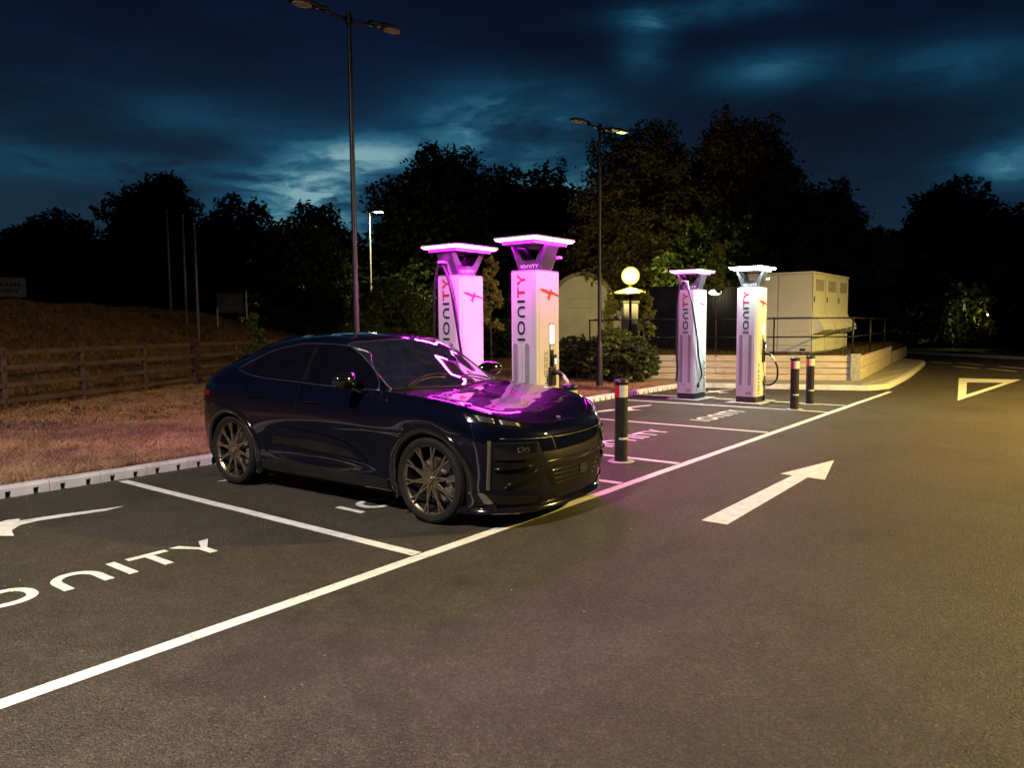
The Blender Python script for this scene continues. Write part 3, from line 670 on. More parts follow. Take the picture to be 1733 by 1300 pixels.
# ------------------------------------------------------------------ lamp posts
def twin_lamp(x, y, label, top=6.42):
    t = thing('car_park_lamp_post', (x, y, .08), 0, label, 'lamp post', 'unlit black twin head lamp posts on the verge')
    MB().lathe([(.0, 0), (.085, 0), (.085, 1.05), (.075, 1.1), (.052, 1.14), (.048, 1.2), (.036, top), (0, top)], 14).build('pole', 'black_metal', t, smooth=True, auto=.7)
    MB().lathe([(.0, top + .05), (.05, top + .04), (.055, top - .14), (.0, top - .15)], 12).build('pole_cap', 'black_metal', t, auto=.6)
    MB().box(-.05, -.088, -.035, .035, .35, .95).build('access_door', 'black_plastic', t, bevel=.004)
    for s in (-1, 1):
        d = Vector((1.05 * s, -.2 * s, 0)).normalized(); n = Vector((-d.y, d.x, 0)); zz = top - .06
        P = [Vector((0, 0, zz)), d * .22 + Vector((0, 0, zz + .0)), d * .42 + Vector((0, 0, zz + .02))]
        a = MB().tube(P, [.032, .028, .03], 8).build('arm', 'black_metal', t, smooth=True)
        # lantern: flat teardrop housing with an exposed lens below
        mb = MB(); sec = [(.36, .045, .04), (.44, .065, .05), (.52, .05, .035), (.58, .095, .055), (.72, .13, .06), (.86, .13, .045), (.96, .10, .025), (1.0, .05, .012)]
        rings = []
        for (r_, hw_, hh) in sec:
            c = d * r_ + Vector((0, 0, zz + .05)); rings.append([c + n * (hw_ * math.cos(a_)) + Vector((0, 0, hh * max(0, math.sin(a_)) - .018 * (math.sin(a_) < 0))) for a_ in np.linspace(0, 2 * math.pi, 12, endpoint=False)])
        v = [p for rg_ in rings for p in rg_]; f = [(i * 12 + k, i * 12 + (k + 1) % 12, (i + 1) * 12 + (k + 1) % 12, (i + 1) * 12 + k) for i in range(len(sec) - 1) for k in range(12)] + [tuple(range(12))[::-1], tuple(range(12 * (len(sec) - 1), 12 * len(sec)))]
        lh = mb.add(v, f).build('lantern', 'black_metal', t, weld=True, auto=.6)
        el_ = [d * (.80 + .155 * math.cos(a_)) + n * (.105 * math.sin(a_)) + Vector((0, 0, zz + .026)) for a_ in np.linspace(0, 2 * math.pi, 20, endpoint=False)]
        MB().add([p for p in el_] + [p + Vector((0, 0, -.012)) for p in el_], [tuple(range(20, 40))[::-1]] + [(i, (i + 1) % 20, 20 + (i + 1) % 20, 20 + i) for i in range(20)]).build('lens', 'lamp_lens', lh)
        MB().lathe([(0, -.02), (.03, -.015), (.03, .0), (0, .0)], 10, c=d * .55 + Vector((0, 0, zz + .035))).build('sensor', 'lamp_lens', lh)
    return t
twin_lamp(8.22, 9.57, 'tall unlit black twin head lamp post rising behind the dark car', 6.53)
twin_lamp(16.1, 9.68, 'unlit black twin head lamp post on the verge beside the leafy bushes')
def lit_lamp(x, y, zb, H_, rz, label, mat='street_light', arm=.9, pole='pole_grey', power=None, col=(1, .9, .6), hl=.5, tilt=0, spread=180):
    t = thing('street_lamp', (x, y, zb), rz, label, 'street lamp')
    MB().lathe([(0, 0), (.09, 0), (.085, 1.1), (.06, 1.15), (.045, H_), (0, H_)], 12).build('pole', pole, t, smooth=True, auto=.7)
    MB().tube([(0, 0, H_ - .05), (arm * .5, 0, H_ + .02), (arm, 0, H_ + .03)], .03, 8).build('arm', pole, t, smooth=True)
    MB().box(arm - .05, arm + hl, -.13, .13, H_ + .0, H_ + .08).build('lantern', pole, t, bevel=.02)
    MB().box(arm, arm + hl - .05, -.10, .10, H_ - .045, H_ - .001).build('lit_lens', mat, t)
    if power:
        L = bpy.data.lights.new('lamp_light', 'AREA'); L.shape = 'RECTANGLE'; L.size = hl; L.size_y = .25; L.energy = power; L.color = col; L.spread = R(spread)
        o = bpy.data.objects.new('lamp_light', L); link(o, t); o.location = (arm + hl / 2, 0, H_ - .06); o.rotation_euler = (0, R(-tilt), 0)
    return t
lit_lamp(30.97, 34.64, 1.0, 7.5, R(-60), 'distant lit street lamp on a pale pole above the bushes', power=750, spread=125, col=(1, .88, .40), mat='street_light', arm=.35)
# the car park's other lit lamps stand behind the photographer and light the foreground
lit_lamp(-4.0, 3.2, 0, 8.0, R(15), 'lit car park lamp behind the camera on the left', mat='led_white', power=1900, col=(1, .90, .80), tilt=9, spread=158)
lit_lamp(17.0, -8.5, 0, 7.5, R(110), 'lit car park lamp across the road behind the right of the camera', mat='led_white', power=11000, col=(1, .70, .16), tilt=10, spread=150)

# flagpoles and signs on the bank crest
for (x, y, h_, lb) in ((16.66, 31.35, 4.4, 'thin bare flagpole, dimmest and leftmost of three on the bank'), (16.0, 28.9, 4.5, 'bare flagpole in the middle of the three on the bank'), (15.2, 26.65, 4.5, 'brightest bare flagpole, nearest of the three on the bank crest')):
    zb = float(ground_z(x, y)) - .1; t = thing('flagpole', (x, y, zb), 0, lb, 'flagpole', 'bare flagpoles on the bank')
    MB().lathe([(0, 0), (.055, 0), (.035, h_), (0, h_)], 10).build('pole', 'pole_grey', t, smooth=True)
    MB().lathe([(0, h_), (.06, h_ + .02), (.06, h_ + .06), (0, h_ + .1)], 10).build('finial', 'pole_grey', t, smooth=True)
sg = thing('dark_sign', (17.1, 27.3, 1.9), R(-35), 'small dark sign with a faint emblem on two short posts on the bank', 'sign')
MB().box(-.62, .38, -.02, .02, .35, 1.15).build('board', 'sign_navy', sg, bevel=.005)
for x in (-.6, .5): MB().box(x - .03, x + .03, -.03, .03, -.2, 1.2 if x > 0 else .55).build('post', 'pole_grey', sg)
flat_mesh([[(-.02, .78), (.12, .92), (.26, .80), (.10, .74)], [(-.06, .72), (.04, .80), (.12, .68)]], lambda a, b, t: (a - .2, -.021 - t, b), .002, 'emblem', 'emblem_faint', sg)
MB().box(-.42, .22, -.026, -.021, .52, .60).build('text_line', 'emblem_faint', sg)
s2 = thing('pale_notice_board', (11.45, 34.0, 2.7), R(-15), 'pale notice board with dark lettering at the left end of the bank', 'sign')
MB().box(-1.2, .62, -.03, .03, .25, 1.02).build('board', 'sign_face', s2, bevel=.01)
for x in (-1., .4): MB().box(x - .05, x + .05, -.0, .08, -.5, .5).build('post', 'rough_wood', s2)
for r_ in range(2):
    tb = MB()
    x = -1.05
    while x < .35:
        l = random.uniform(.05, .11); tb.box(x, x + l, -.034, -.03, .66 - r_ * .24, .80 - r_ * .24); x += l + .04
    tb.build('text_line', 'sign_navy', s2)
# flood light in the right-hand trees
fl = thing('garden_spotlight', (49.6, 4.55, .1), R(200), 'small bright spotlight low in the right hand trees', 'lamp')
MB().tube([(0, 0, 0), (0, 0, 1.9)], .03, 8).build('post', 'black_metal', fl)
MB().box(-.08, .08, -.1, .1, 1.86, 2.0).build('housing', 'black_metal', fl, bevel=.01)
MB().box(-.06, .06, -.108, -.101, 1.88, 1.98).build('lens', 'flood_light', fl)
# ================================================================== CHARGERS AND BOLLARDS
def charger(x0, y0, label, halo, bracket='x', a=.62, b=.45, h=2.41, cable='front', screen=True, halo_z=2.80, low_word=None, number=None, phase=0):
    """footprint corner (x0,y0) nearest the road and camera; faces: -X carries the word mark and cooling slots, -Y the bird"""
    t = thing('charging_pillar', (x0 + a / 2, y0 + b / 2, 0), 0, label, 'ev charger', 'white charging pillars with lit halos')
    A, B = a / 2, b / 2; c = .055
    MB().box(-A - .16, A + .16, -B - .14, B + .14, .003, .03).build('concrete_pad', 'pad_concrete', t, bevel=.01)
    MB().box(-A + .02, A - .02, -B + .02, B - .02, .03, .15).build('plinth', 'plinth_dark', t, bevel=.006)
    # casing with wide chamfered corners, slightly tapering toward the top
    def outline(s): return [(-A * s, -B * s + c), (-A * s + c * .55, -B * s), (A * s - c, -B * s), (A * s, -B * s + c), (A * s, B * s - c), (A * s - c, B * s), (-A * s + c, B * s), (-A * s, B * s - c)]
    o1, o2 = outline(1.0), outline(1.0); n = 8
    v = [(x, y, .15) for x, y in o1] + [(x, y, h - .012) for x, y in o2]
    MB().add(v, [tuple(range(n))[::-1], tuple(range(n, 2 * n))] + [(i, (i + 1) % n, n + (i + 1) % n, n + i) for i in range(n)]).build('casing', 'charger_white', t, bevel=.012)
    MB().prism([(x * .985, y * .98) for x, y in o2], h - .012, h + .004).build('top_plate', 'charger_grey', t)
    MB().box(-A * 1.0 + .085, -A + .09, -B - .0015, -B + .01, .17, h - .02).build('panel_seam', 'charger_grey', t)
    MB().box(-A - .0015, -A + .01, -.004, .004, .42, 1.40).build('panel_seam', 'charger_grey', t)
    # cooling slots on the -X face: recessed rounded troughs with horizontal louvres
    for s in (-1, 1):
        yc = s * .095 + .01; hw = .036; z0, z1 = .42, 1.40
        fr = MB(); outer = [(yc + (hw + .007) * math.cos(q), (z1 if math.sin(q) > 0 else z0) + (hw + .007) * math.sin(q)) for q in np.linspace(.001, 2 * math.pi - .001, 28, endpoint=False)]
        inn = [(yc + hw * math.cos(q), (z1 if math.sin(q) > 0 else z0) + hw * math.sin(q)) for q in np.linspace(.001, 2 * math.pi - .001, 28, endpoint=False)]
        for i in range(28):
            j = (i + 1) % 28; P = [outer[i], outer[j], inn[j], inn[i]]
            fr.add([(-A - .008, y, z) for y, z in P] + [(-A + .002, y, z) for y, z in P], [(0, 1, 2, 3), (0, 4, 5, 1), (2, 6, 7, 3)])
        slot = fr.build('cooling_slot', 'charger_white', t)
        MB().add([(-A - .002, y, z) for y, z in inn], [tuple(range(28))[::-1]]).build('slot_backing', 'slot_grey', slot)
        lv = MB()
        for k in range(30): z = z0 - .01 + k * (z1 - z0 + .02) / 29; lv.box(-A - .0055, -A - .002, yc - hw + .003, yc + hw - .003, z - .011, z + .011)
        lv.build('louvre', 'slot_grey', slot)
    # word mark up the -X face, reading upward; letters navy at the foot and red at the top
    wl_, hh = .87, .125; k = wl_ / WW
    def face(mat, sel): return flat_mesh([p for p in WORD if sel(sum(q[0] for q in p) / len(p) / WW)], lambda u_, v_, tt: (-A - .0015 - tt, -.052 + v_ * hh, 1.47 + u_ * k), .0015, 'word_mark', mat, t)
    face('letter_navy', lambda q: q < .66); face('letter_red', lambda q: q >= .66)
    bird = flat_mesh([BIRD], lambda u_, v_, tt: (.03 + u_ * .46, -B - .0015 - tt, 2.10 + v_ * .46), .0015, 'bird_emblem', 'letter_red', t)
    if low_word is not None:
        flat_mesh(WORD, lambda u_, v_, tt: (low_word - v_ * .10, -B - .0015 - tt, .20 + u_ * .66 / WW), .0015, 'word_mark', 'letter_navy', t)
    MB().box(-A - .003, -A - .001, -B + .10, -B + .22, .19, .25).build('rating_label', 'charger_grey', t)
    # halo bracket: flared corner arms with a lettered apron
    bk = MB(); za, zb = h, halo_z - .055
    lo = [(-.12, -.175), (.12, -.175), (.12, .175), (-.12, .175)]; hi = [(-.15, -.285), (.15, -.285), (.15, .285), (-.15, .285)]
    Rz = Matrix.Rotation(0 if bracket == 'x' else R(90), 4, 'Z')
    if bracket != 'x': lo = [(-.175, -.12), (.175, -.12), (.175, .12), (-.175, .12)]; hi = [(-.36, -.15), (.36, -.15), (.36, .15), (-.36, .15)]
    # plate faces of the inverted frustum: lettered faces have a trapezoid window, the narrow faces a tall slot
    def lerp(p, q, f): return (p[0] + (q[0] - p[0]) * f, p[1] + (q[1] - p[1]) * f)
    def frustum(u_, f):   # u_ in 0..4 round the rectangle, f height fraction
        i = int(u_) % 4; g_ = u_ - int(u_); p = lerp(lo[i], lo[(i + 1) % 4], g_); q = lerp(hi[i], hi[(i + 1) % 4], g_); r_ = lerp(p, q, f); return Vector((r_[0], r_[1], za + (zb - za) * f))
    brk = MB(); lettered = (3, 1) if bracket == 'x' else (0, 2)
    th = .02
    def plate(u0, u1, f0, f1, v0=None, v1=None):
        v0 = u0 if v0 is None else v0; v1 = u1 if v1 is None else v1
        P = [frustum(u0, f0), frustum(u1 if u1 % 1 else u1 - 1e-6, f0), frustum(v1 if v1 % 1 else v1 - 1e-6, f1), frustum(v0, f1)]
        nrm = (P[1] - P[0]).cross(P[3] - P[0]).normalized(); Q = [p - nrm * th for p in P]
        brk.add(P + Q, [(0, 1, 2, 3), (7, 6, 5, 4), (0, 4, 5, 1), (1, 5, 6, 2), (2, 6, 7, 3), (3, 7, 4, 0)])
    for i in range(4):
        if i in lettered: plate(i, i + 1, 0, .42); plate(i, i + .26, .42, 1, i, i + .14); plate(i + .74, i + 1, .42, 1, i + .86, i + 1)
        else: plate(i, i + 1, 0, 1)
    brk.build('halo_bracket', 'bracket_grey', t)
    i = lettered[0]
    def onface(u_, v_, tt):
        L0 = frustum(i + .5, .1); g_ = (u_ / WW - .5) * .72
        if bracket == 'x': g_ = g_
        p = frustum(i + .5 + g_, .13 + v_ * .13); nr = (frustum(i + .9, 0) - frustum(i + .1, 0)).cross(frustum(i + .5, 1) - frustum(i + .5, 0)).normalized(); return p + nr * (.001 + tt)
    flat_mesh(WORD, onface, .001, 'bracket_word_mark', 'letter_white', t)
    # the halo: a flat rounded rectangular ring, lit along its lower outer edge
    def rrect(hx, hy, r_, n=6):
        o = []
        for cx, cy, a0 in ((hx - r_, hy - r_, 0), (-hx + r_, hy - r_, 90), (-hx + r_, -hy + r_, 180), (hx - r_, -hy + r_, 270)):
            o += [(cx + r_ * math.cos(R(a0 + 90 * k / n)), cy + r_ * math.sin(R(a0 + 90 * k / n))) for k in range(n + 1)]
        return o
    HX, HY = .475, .345
    def ring(name, mat, hx, hy, wd, z0, z1, rr=.06):
        O, I = rrect(hx, hy, rr), rrect(hx - wd, hy - wd, max(.01, rr - wd)); n = len(O); mb = MB()
        v = [(x, y, z0) for x, y in O] + [(x, y, z1) for x, y in O] + [(x, y, z0) for x, y in I] + [(x, y, z1) for x, y in I]
        mb.add(v, [q for i in range(n) for q in ((i, (i + 1) % n, n + (i + 1) % n, n + i), (2 * n + i, 3 * n + i, 3 * n + (i + 1) % n, 2 * n + (i + 1) % n), (n + i, n + (i + 1) % n, 3 * n + (i + 1) % n, 3 * n + i), (i, 2 * n + i, 2 * n + (i + 1) % n, (i + 1) % n))])
        return mb.build(name, mat, t)
    # the light strip: an outer band whose face slopes a little downward
    O, I = rrect(HX, HY, .06), rrect(HX - .028, HY - .028, .035); n = len(O); mb = MB()
    v = [(x, y, halo_z + .020) for x, y in O] + [(x, y, halo_z - .006) for x, y in I] + [(x, y, halo_z + .020) for x, y in I]
    mb.add(v, [q for i in range(n) for q in ((n + i, n + (i + 1) % n, (i + 1) % n, i), (2 * n + i, 2 * n + (i + 1) % n, n + (i + 1) % n, n + i))]).build('halo_light', halo, t)
    MB().prism(rrect(HX + .004, HY + .004, .06), halo_z + .0205, halo_z + .040).build('halo_cover', 'charger_grey', t)
    O, I = rrect(HX - .029, HY - .029, .035), rrect(HX - .085, HY - .085, .02); n = len(O)
    MB().add([(x, y, halo_z - .006) for x, y in O] + [(x, y, halo_z - .006) for x, y in I], [(n + i, n + (i + 1) % n, (i + 1) % n, i) for i in range(n)]).build('halo_diffuser', halo + '_down', t)
    MB().prism(rrect(HX - .085, HY - .085, .02), halo_z - .055, halo_z + .018).build('halo_underside', 'bracket_grey', t)
    # cable holder arm on the pillar top and the cables
    def holder(dirx, px, py, side):
        d = Vector(dirx); s = Vector((-d.y, d.x, 0)); o = Vector((px, py, h)); hb = MB()
        P = [o - d * .10, o + d * .02 + Vector((0, 0, .20)), o + d * .16 + Vector((0, 0, .20)), o + d * .16 + Vector((0, 0, .165)), o + d * .06 + Vector((0, 0, .155)), o + d * .0 + Vector((0, 0, 0))]
        n = len(P); hb.add([p + s * .05 for p in P] + [p - s * .05 for p in P], [tuple(range(n)), tuple(range(n, 2 * n))[::-1]] + [(i, n + i, n + (i + 1) % n, (i + 1) % n) for i in range(n)])
        hb.build('cable_holder', 'charger_grey', t, bevel=.004); return o + d * .10 + Vector((0, 0, .16))
    if cable == 'side':      # cable looped over the holder, hanging down both sides of the -X face
        p = holder((-1, 0, 0), -A + .07, .03, 0)
        L1 = [p + Vector((.0, .02, -.02)), p + Vector((-.02, .09, -.06)), (-A - .07, .17, 2.15), (-A - .05, .205, 1.6), (-A - .05, .20, 1.1), (-A - .06, .17, .70), (-A - .05, .20, .42)]
        L2 = [p + Vector((.0, .02, -.02)), p + Vector((-.02, -.04, -.06)), (-A - .08, -.15, 2.2), (-A - .05, -.21, 1.8), (-A - .02, -.28, 1.3), (-A + .06, -B - .05, .95), (-A + .22, -B - .05, .62), (-A + .24, -B - .04, .52), (-A + .10, -B - .03, .36)]
        MB().tube(spline(L1, 8), .019, 8).build('cable', 'black_plastic', t, smooth=True); MB().tube(spline(L2, 8), .019, 8).build('cable', 'black_plastic', t, smooth=True)
        MB().box(p.x - .05, p.x + .05, p.y - .03, p.y + .05, p.z - .05, p.z).build('cable_clip', 'black_plastic', t, bevel=.008)
        MB().lathe([(0, -.05), (.022, -.05), (.024, .05), (0, .05)], 10, c=(-A + .10, -B - .03, .33)).build('cable_end', 'black_plastic', t, smooth=True)
        MB().box(-A - .004, -A + .01, .02, .07, .335, .35).build('lock', 'black_plastic', t)
    else:
        p = holder((.25, -.97, 0), A * .55, -B + .09, 0)
    if screen:
        sx = .02; zs = 1.42
        so = rrect(.045, .125, .02)
        MB().add([(sx + .045 + x, -B - .012, zs + .13 + z) for x, z in so] + [(sx + .045 + x, -B + .01, zs + .13 + z) for x, z in so], [tuple(range(len(so)))] + [(i, len(so) + i, len(so) + (i + 1) % len(so), (i + 1) % len(so)) for i in range(len(so))]).build('screen', 'screen_light', t)
        fr = MB().box(sx - .012, sx + .102, -B - .008, -B + .01, zs - .015, zs + .285).build('screen_frame', 'charger_grey', t, bevel=.004)
        MB().box(sx, sx + .09, -B - .009, -B + .02, .88, 1.405).build('reader_panel', 'black_plastic', t, bevel=.004)
        MB().box(sx + .035, sx + .105, -B - .05, -B - .009, 1.13, 1.28).build('payment_terminal', 'black_plastic', t, bevel=.008)
        MB().box(sx + .05, sx + .09, -B - .053, -B - .05, 1.15, 1.23).build('terminal_screen', 'terminal_light', t)
        MB().box(sx + .01, sx + .08, -B - .012, -B - .009, 1.345, 1.40).build('contactless_panel', 'charger_white', t)
        # price list sticker, columns of fine print, pillar number
        st = MB()
        for k in range(14):
            if k % 4 != 3: st.box(-.095, -.03, -B - .0022, -B - .0012, 1.02 + k * .022, 1.028 + k * .022)
        st.box(-.103, -.100, -B - .0022, -B - .0012, 1.0, 1.345); st.box(-.026, -.023, -B - .0022, -B - .0012, 1.0, 1.345)
        st.build('price_sticker', 'print_grey', t)
        if number:
            cu = bpy.data.curves.new('number', 'FONT'); cu.body = number; cu.size = .16; cu.extrude = .001; tmp = bpy.data.objects.new('tmp', cu); COL.objects.link(tmp)
            me = bpy.data.meshes.new_from_object(tmp.evaluated_get(bpy.context.evaluated_depsgraph_get())); bpy.data.objects.remove(tmp)
            o = meshobj('pillar_number', me, 'letter_navy', t); o.rotation_euler = (R(90), 0, 0); o.location = (-.095, -B - .003, .895)
        # connector in its socket with the cable looping back into the pillar
        MB().tube([(sx + .06, -B - .0, 1.03), (sx + .06, -B - .10, 1.05), (sx + .075, -B - .16, 1.0)], [.034, .036, .026], 10).build('connector', 'black_plastic', t, smooth=True)
        MB().tube([(sx + .075, -B - .15, 1.02), (sx + .10, -B - .21, .93), (sx + .11, -B - .23, .86)], [.022, .021, .02], 8).build('connector_grip', 'reflector_white', t, smooth=True)
        MB().tube(spline([(sx + .11, -B - .23, .88), (sx + .15, -B - .27, .74), (sx + .20, -B - .25, .52), (sx + .19, -B - .16, .40), (sx + .10, -B - .06, .38), (sx + .05, -B + .01, .46)], 8), .021, 8).build('cable', 'black_plastic', t, smooth=True)
        MB().box(sx - .02, sx + .12, -B - .03, -B + .01, .86, 1.12).build('socket_housing', 'black_plastic', t, bevel=.012)
    return t
charger(7.88, 7.03, 'left pillar of the pink pair, a cable looped over its top and down its side', 'halo_magenta', 'y', a=.60, b=.43, h=2.385, cable='side', screen=False, halo_z=2.765)
charger(7.88, 5.70, 'bright pink pillar just behind the car bonnet with a white screen and number 3', 'halo_magenta', 'x', a=.60, b=.43, h=2.385, cable='front', number='3', halo_z=2.775)
charger(15.28, 6.78, 'far pillar with a violet halo and a black cable draped down both sides', 'halo_violet', 'x', cable='side', screen=False, low_word=.22)
charger(15.25, 5.43, 'rightmost pillar with a cool white halo and a lit screen above its cable loop', 'halo_white', 'x', cable='front', low_word=-.12)

def bollard(x, y, label, rz=0.):
    t = thing('bollard', (x, y, 0), rz, label, 'bollard', 'black reflective bollards guarding the chargers')
    MB().lathe([(0, .002), (.16, .002), (.165, .012), (.15, .02), (.095, .022)], 18).build('ground_collar', 'pad_concrete', t)
    MB().lathe([(.080, .0), (.080, .955)], 24).build('tube', 'black_plastic', t, smooth=True)
    MB().lathe([(.080, .955), (.089, .958), (.092, .975), (.090, .995), (.078, 1.008), (.05, 1.015), (0, 1.018)], 24).build('cap', 'black_plastic', t, smooth=True)
    def sector(z0, z1, a0, a1, mat, nm, r_=.0815):
        n = 14; mb = MB(); v = []
        for k in range(n + 1): q = R(a0 + (a1 - a0) * k / n); v += [(r_ * math.cos(q), r_ * math.sin(q), z0), (r_ * math.cos(q), r_ * math.sin(q), z1)]
        mb.add(v, [(2 * k, 2 * k + 2, 2 * k + 3, 2 * k + 1) for k in range(n)]); mb.build(nm, mat, t, smooth=True)
    sector(.80, .945, -175, -30, 'reflector_white', 'reflective_band'); sector(.80, .945, 142, 184.5, 'reflector_red', 'red_band')
    sector(.285, .310, -178, 40, 'reflector_white', 'thin_band')
    return t
bollard(7.96, 4.48, 'nearest black bollard with red and white bands, just right of the car nose', R(10))
bollard(7.05, 4.62, 'bollard mostly hidden behind the front of the car, only its pale top showing', R(20))
bollard(14.68, 4.48, 'left bollard of the far pair beside the white lit charger', R(-5))
bollard(15.82, 4.52, 'right bollard of the far pair in front of the timber wall', R(-5))
# ================================================================== THE CAR
def make_paintcar():
    m, t, b = principled('car_paint', (.003, .004, .018), .36, metal=.20, coat=1., coat_rough=.012, spec=0.)
    tc = t.n('ShaderNodeTexCoord')
    n = t.n('ShaderNodeTexNoise', i={'Vector': tc.outputs['Object'], 'Scale': 3.0, 'Detail': 4})
    n2 = t.n('ShaderNodeTexNoise', i={'Vector': tc.outputs['Object'], 'Scale': 260, 'Detail': 2})
    t.link(t.ramp(n2.outputs[0], [(.35, (.0020, .0022, .0075)), (.7, (.0040, .0044, .014))]), b.inputs['Base Color'])
    t.link(t.m('MULTIPLY_ADD', n.outputs[0], .02, .006), b.inputs['Coat Roughness'])
make_paintcar()
grainy('gloss_black', (.004, .004, .005), (.007, .007, .008), 6, .12, coat=1., rvar=.03)
grainy('satin_black', (.010, .010, .010), (.016, .016, .016), 6, .5)
grainy('grille_black', (.004, .004, .004), (.008, .008, .008), 6, .6)
grainy('window_black', (.0022, .0022, .004), (.0035, .0035, .006), 4, .04, spec=.6, rvar=.0)
grainy('trim_silver', (.16, .16, .17), (.22, .22, .23), 8, .32, metal=.9)
grainy('fin_grey', (.20, .18, .14), (.28, .25, .20), 8, .35, metal=.6)
grainy('rim_bronze', (.24, .195, .135), (.33, .265, .185), 5, .30, metal=.85, rvar=.05)
grainy('tyre_rubber', (.010, .0095, .009), (.018, .017, .016), 12, .75, bump=.3, bscale=80)
grainy('brake_steel', (.10, .10, .10), (.18, .18, .18), 14, .35, metal=.9)
grainy('caliper_paint', (.08, .075, .07), (.12, .11, .10), 14, .3)
grainy('interior_dark', (.020, .017, .020), (.035, .03, .034), 9, .7)
grainy('seat_leather', (.035, .03, .035), (.055, .048, .052), 9, .5)
grainy('lamp_chrome', (.28, .28, .29), (.38, .38, .38), 9, .25, metal=.9)
grainy('tail_red', (.15, .004, .006), (.2, .006, .008), 9, .2, coat=1.)
for nm_ in ('grille_black', 'satin_black', 'tyre_rubber'):
    for nd_ in MATS[nm_].node_tree.nodes:
        if nd_.type == 'BSDF_PRINCIPLED': nd_.inputs['Specular IOR Level'].default_value = .15
def make_glass():
    m = bpy.data.materials.new('windscreen_glass'); m.use_nodes = True; t = NT(m.node_tree)
    tc = t.n('ShaderNodeTexCoord'); n = t.n('ShaderNodeTexNoise', i={'Vector': tc.outputs['Object'], 'Scale': 7, 'Detail': 8, 'Roughness': .7})
    sp = t.n('ShaderNodeTexVoronoi', i={'Vector': tc.outputs['Object'], 'Scale': 55})
    spk = t.m('MULTIPLY', t.m('LESS_THAN', sp.outputs['Distance'], .10), t.m('GREATER_THAN', n.outputs[0], .52))
    fr = t.n('ShaderNodeFresnel', i={0: 1.6})
    tr = t.n('ShaderNodeBsdfTransparent', i={0: (.30, .32, .36, 1)}); gl = t.n('ShaderNodeBsdfGlossy', i={0: (1, 1, 1, 1), 1: .02})
    mx = t.n('ShaderNodeMixShader', i={0: t.m('MULTIPLY_ADD', fr.outputs[0], 1.0, .02), 1: tr.outputs[0], 2: gl.outputs[0]})
    df = t.n('ShaderNodeBsdfDiffuse', i={0: (.5, .5, .5, 1)})
    dust = t.m('ADD', t.m('MULTIPLY', spk, .35), t.ramp(n.outputs[0], [(.4, .012), (.75, .030)]))
    mx2 = t.n('ShaderNodeMixShader', i={0: dust, 1: mx.outputs[0], 2: df.outputs[0]})
    t.n('ShaderNodeOutputMaterial', i={0: mx2.outputs[0]}); MATS['windscreen_glass'] = m
make_glass()

WB = 2.82; HEAD = R(-88.578)
car = thing('parked_car', (5.44, 4.404, 0), HEAD, 'dark navy coupe style suv parked in the bay in front of the pink lit chargers', 'car')
NOSE = [  # k: nose x, nose z, side y, side z
 (.60, .165, .70, .20), (.800, .165, .880, .21), (.855, .235, .915, .28), (.875, .40, .925, .45), (.885, .56, .940, .62), (.872, .68, .950, .78), (.840, .785, .935, .93), (.785, .84, .875, 1.022)]
XN0 = .18
HC = lambda x: np.interp(x, [-.42, -.2, 0, .2, .4, .55, .66, .74], [1.09, 1.064, 1.04, 1.01, .97, .928, .885, .85])       # bonnet centre line
F7 = lambda x: np.interp(x, [-.6, -.3, 0, .2, .35, .5, .6, .7, .775], [1.095, 1.07, 1.043, 1.022, .995, .955, .915, .87, .84])
stations = []; ghosts = []
def nose_station(th):
    n = 2.7; s = math.sin(R(abs(th))) ** (2 / n) * (1 if th >= 0 else -1); c = math.cos(R(th)) ** (2 / n) if abs(th) < 90 else 0
    row = []; f = (abs(th) / 90.)
    for k, (xn, zn, ws, zs) in enumerate(NOSE):
        x = XN0 + (xn - XN0) * c; y = ws * s; g = 1 - c ** 1.4
        if k == 7: z = float(F7(x)) 
        elif k == 6: z = zn + (zs - zn) * (1 - c ** 1.0)
        else: z = zn + (zs - zn) * g
        row.append((x, y, z))
    x7, y7, z7 = row[7]; xc = .745 - (.745 - XN0 - .0) * f ** 1.25; zc = float(HC(xc))
    for fy, tt in ((.88, .12), (.60, .40), (.30, .70), (0, 1)):
        x = x7 + (xc - x7) * tt; y = y7 * fy; hz = float(HC(x)); e = abs(y7)
        if fy == .88: z = z7 + .014 * min(1, e / .7)
        elif fy == .60: z = hz + .022 * min(1, e / .7) * f
        elif fy == .30: z = hz + .014 * f
        else: z = zc
        row.append((x, y, z))
    return row
SIDE = [ # x, k6(y,z), k7(y,z), k8(y,z), centre x, centre z, k9f, k10f (bulge)
 (0.0, .945, .95, .875, 1.045, .765, 1.062, 0.0, 1.04),
 (-.20, .945, .955, .872, 1.062, .760, 1.076, -.16, 1.06),
 (-.42, .935, .965, .868, 1.078, .755, 1.088, -.32, 1.070),
 (-.60, .930, .970, .866, 1.094, .752, 1.106, -.46, 1.088),
 (-.76, .930, .972, .868, 1.104, .733, 1.210, -.60, 1.195),
 (-.93, .932, .975, .870, 1.112, .705, 1.330, -.78, 1.320),
 (-1.10, .934, .978, .873, 1.118, .683, 1.432, -.97, 1.437),
 (-1.27, .935, .980, .875, 1.122, .664, 1.505, -1.17, 1.545),
 (-1.50, .937, .982, .877, 1.128, .650, 1.545, -1.45, 1.600),
 (-1.72, .938, .985, .880, 1.133, .643, 1.552, -1.72, 1.622),
 (-2.00, .940, .990, .884, 1.142, .632, 1.535, -2.00, 1.618),
 (-2.30, .945, 1.00, .892, 1.150, .620, 1.502, -2.30, 1.612),
 (-2.62, .955, 1.02, .900, 1.160, .612, 1.452, -2.62, 1.575),
 (-2.92, .955, 1.02, .896, 1.150, .608, 1.372, -2.92, 1.500)]
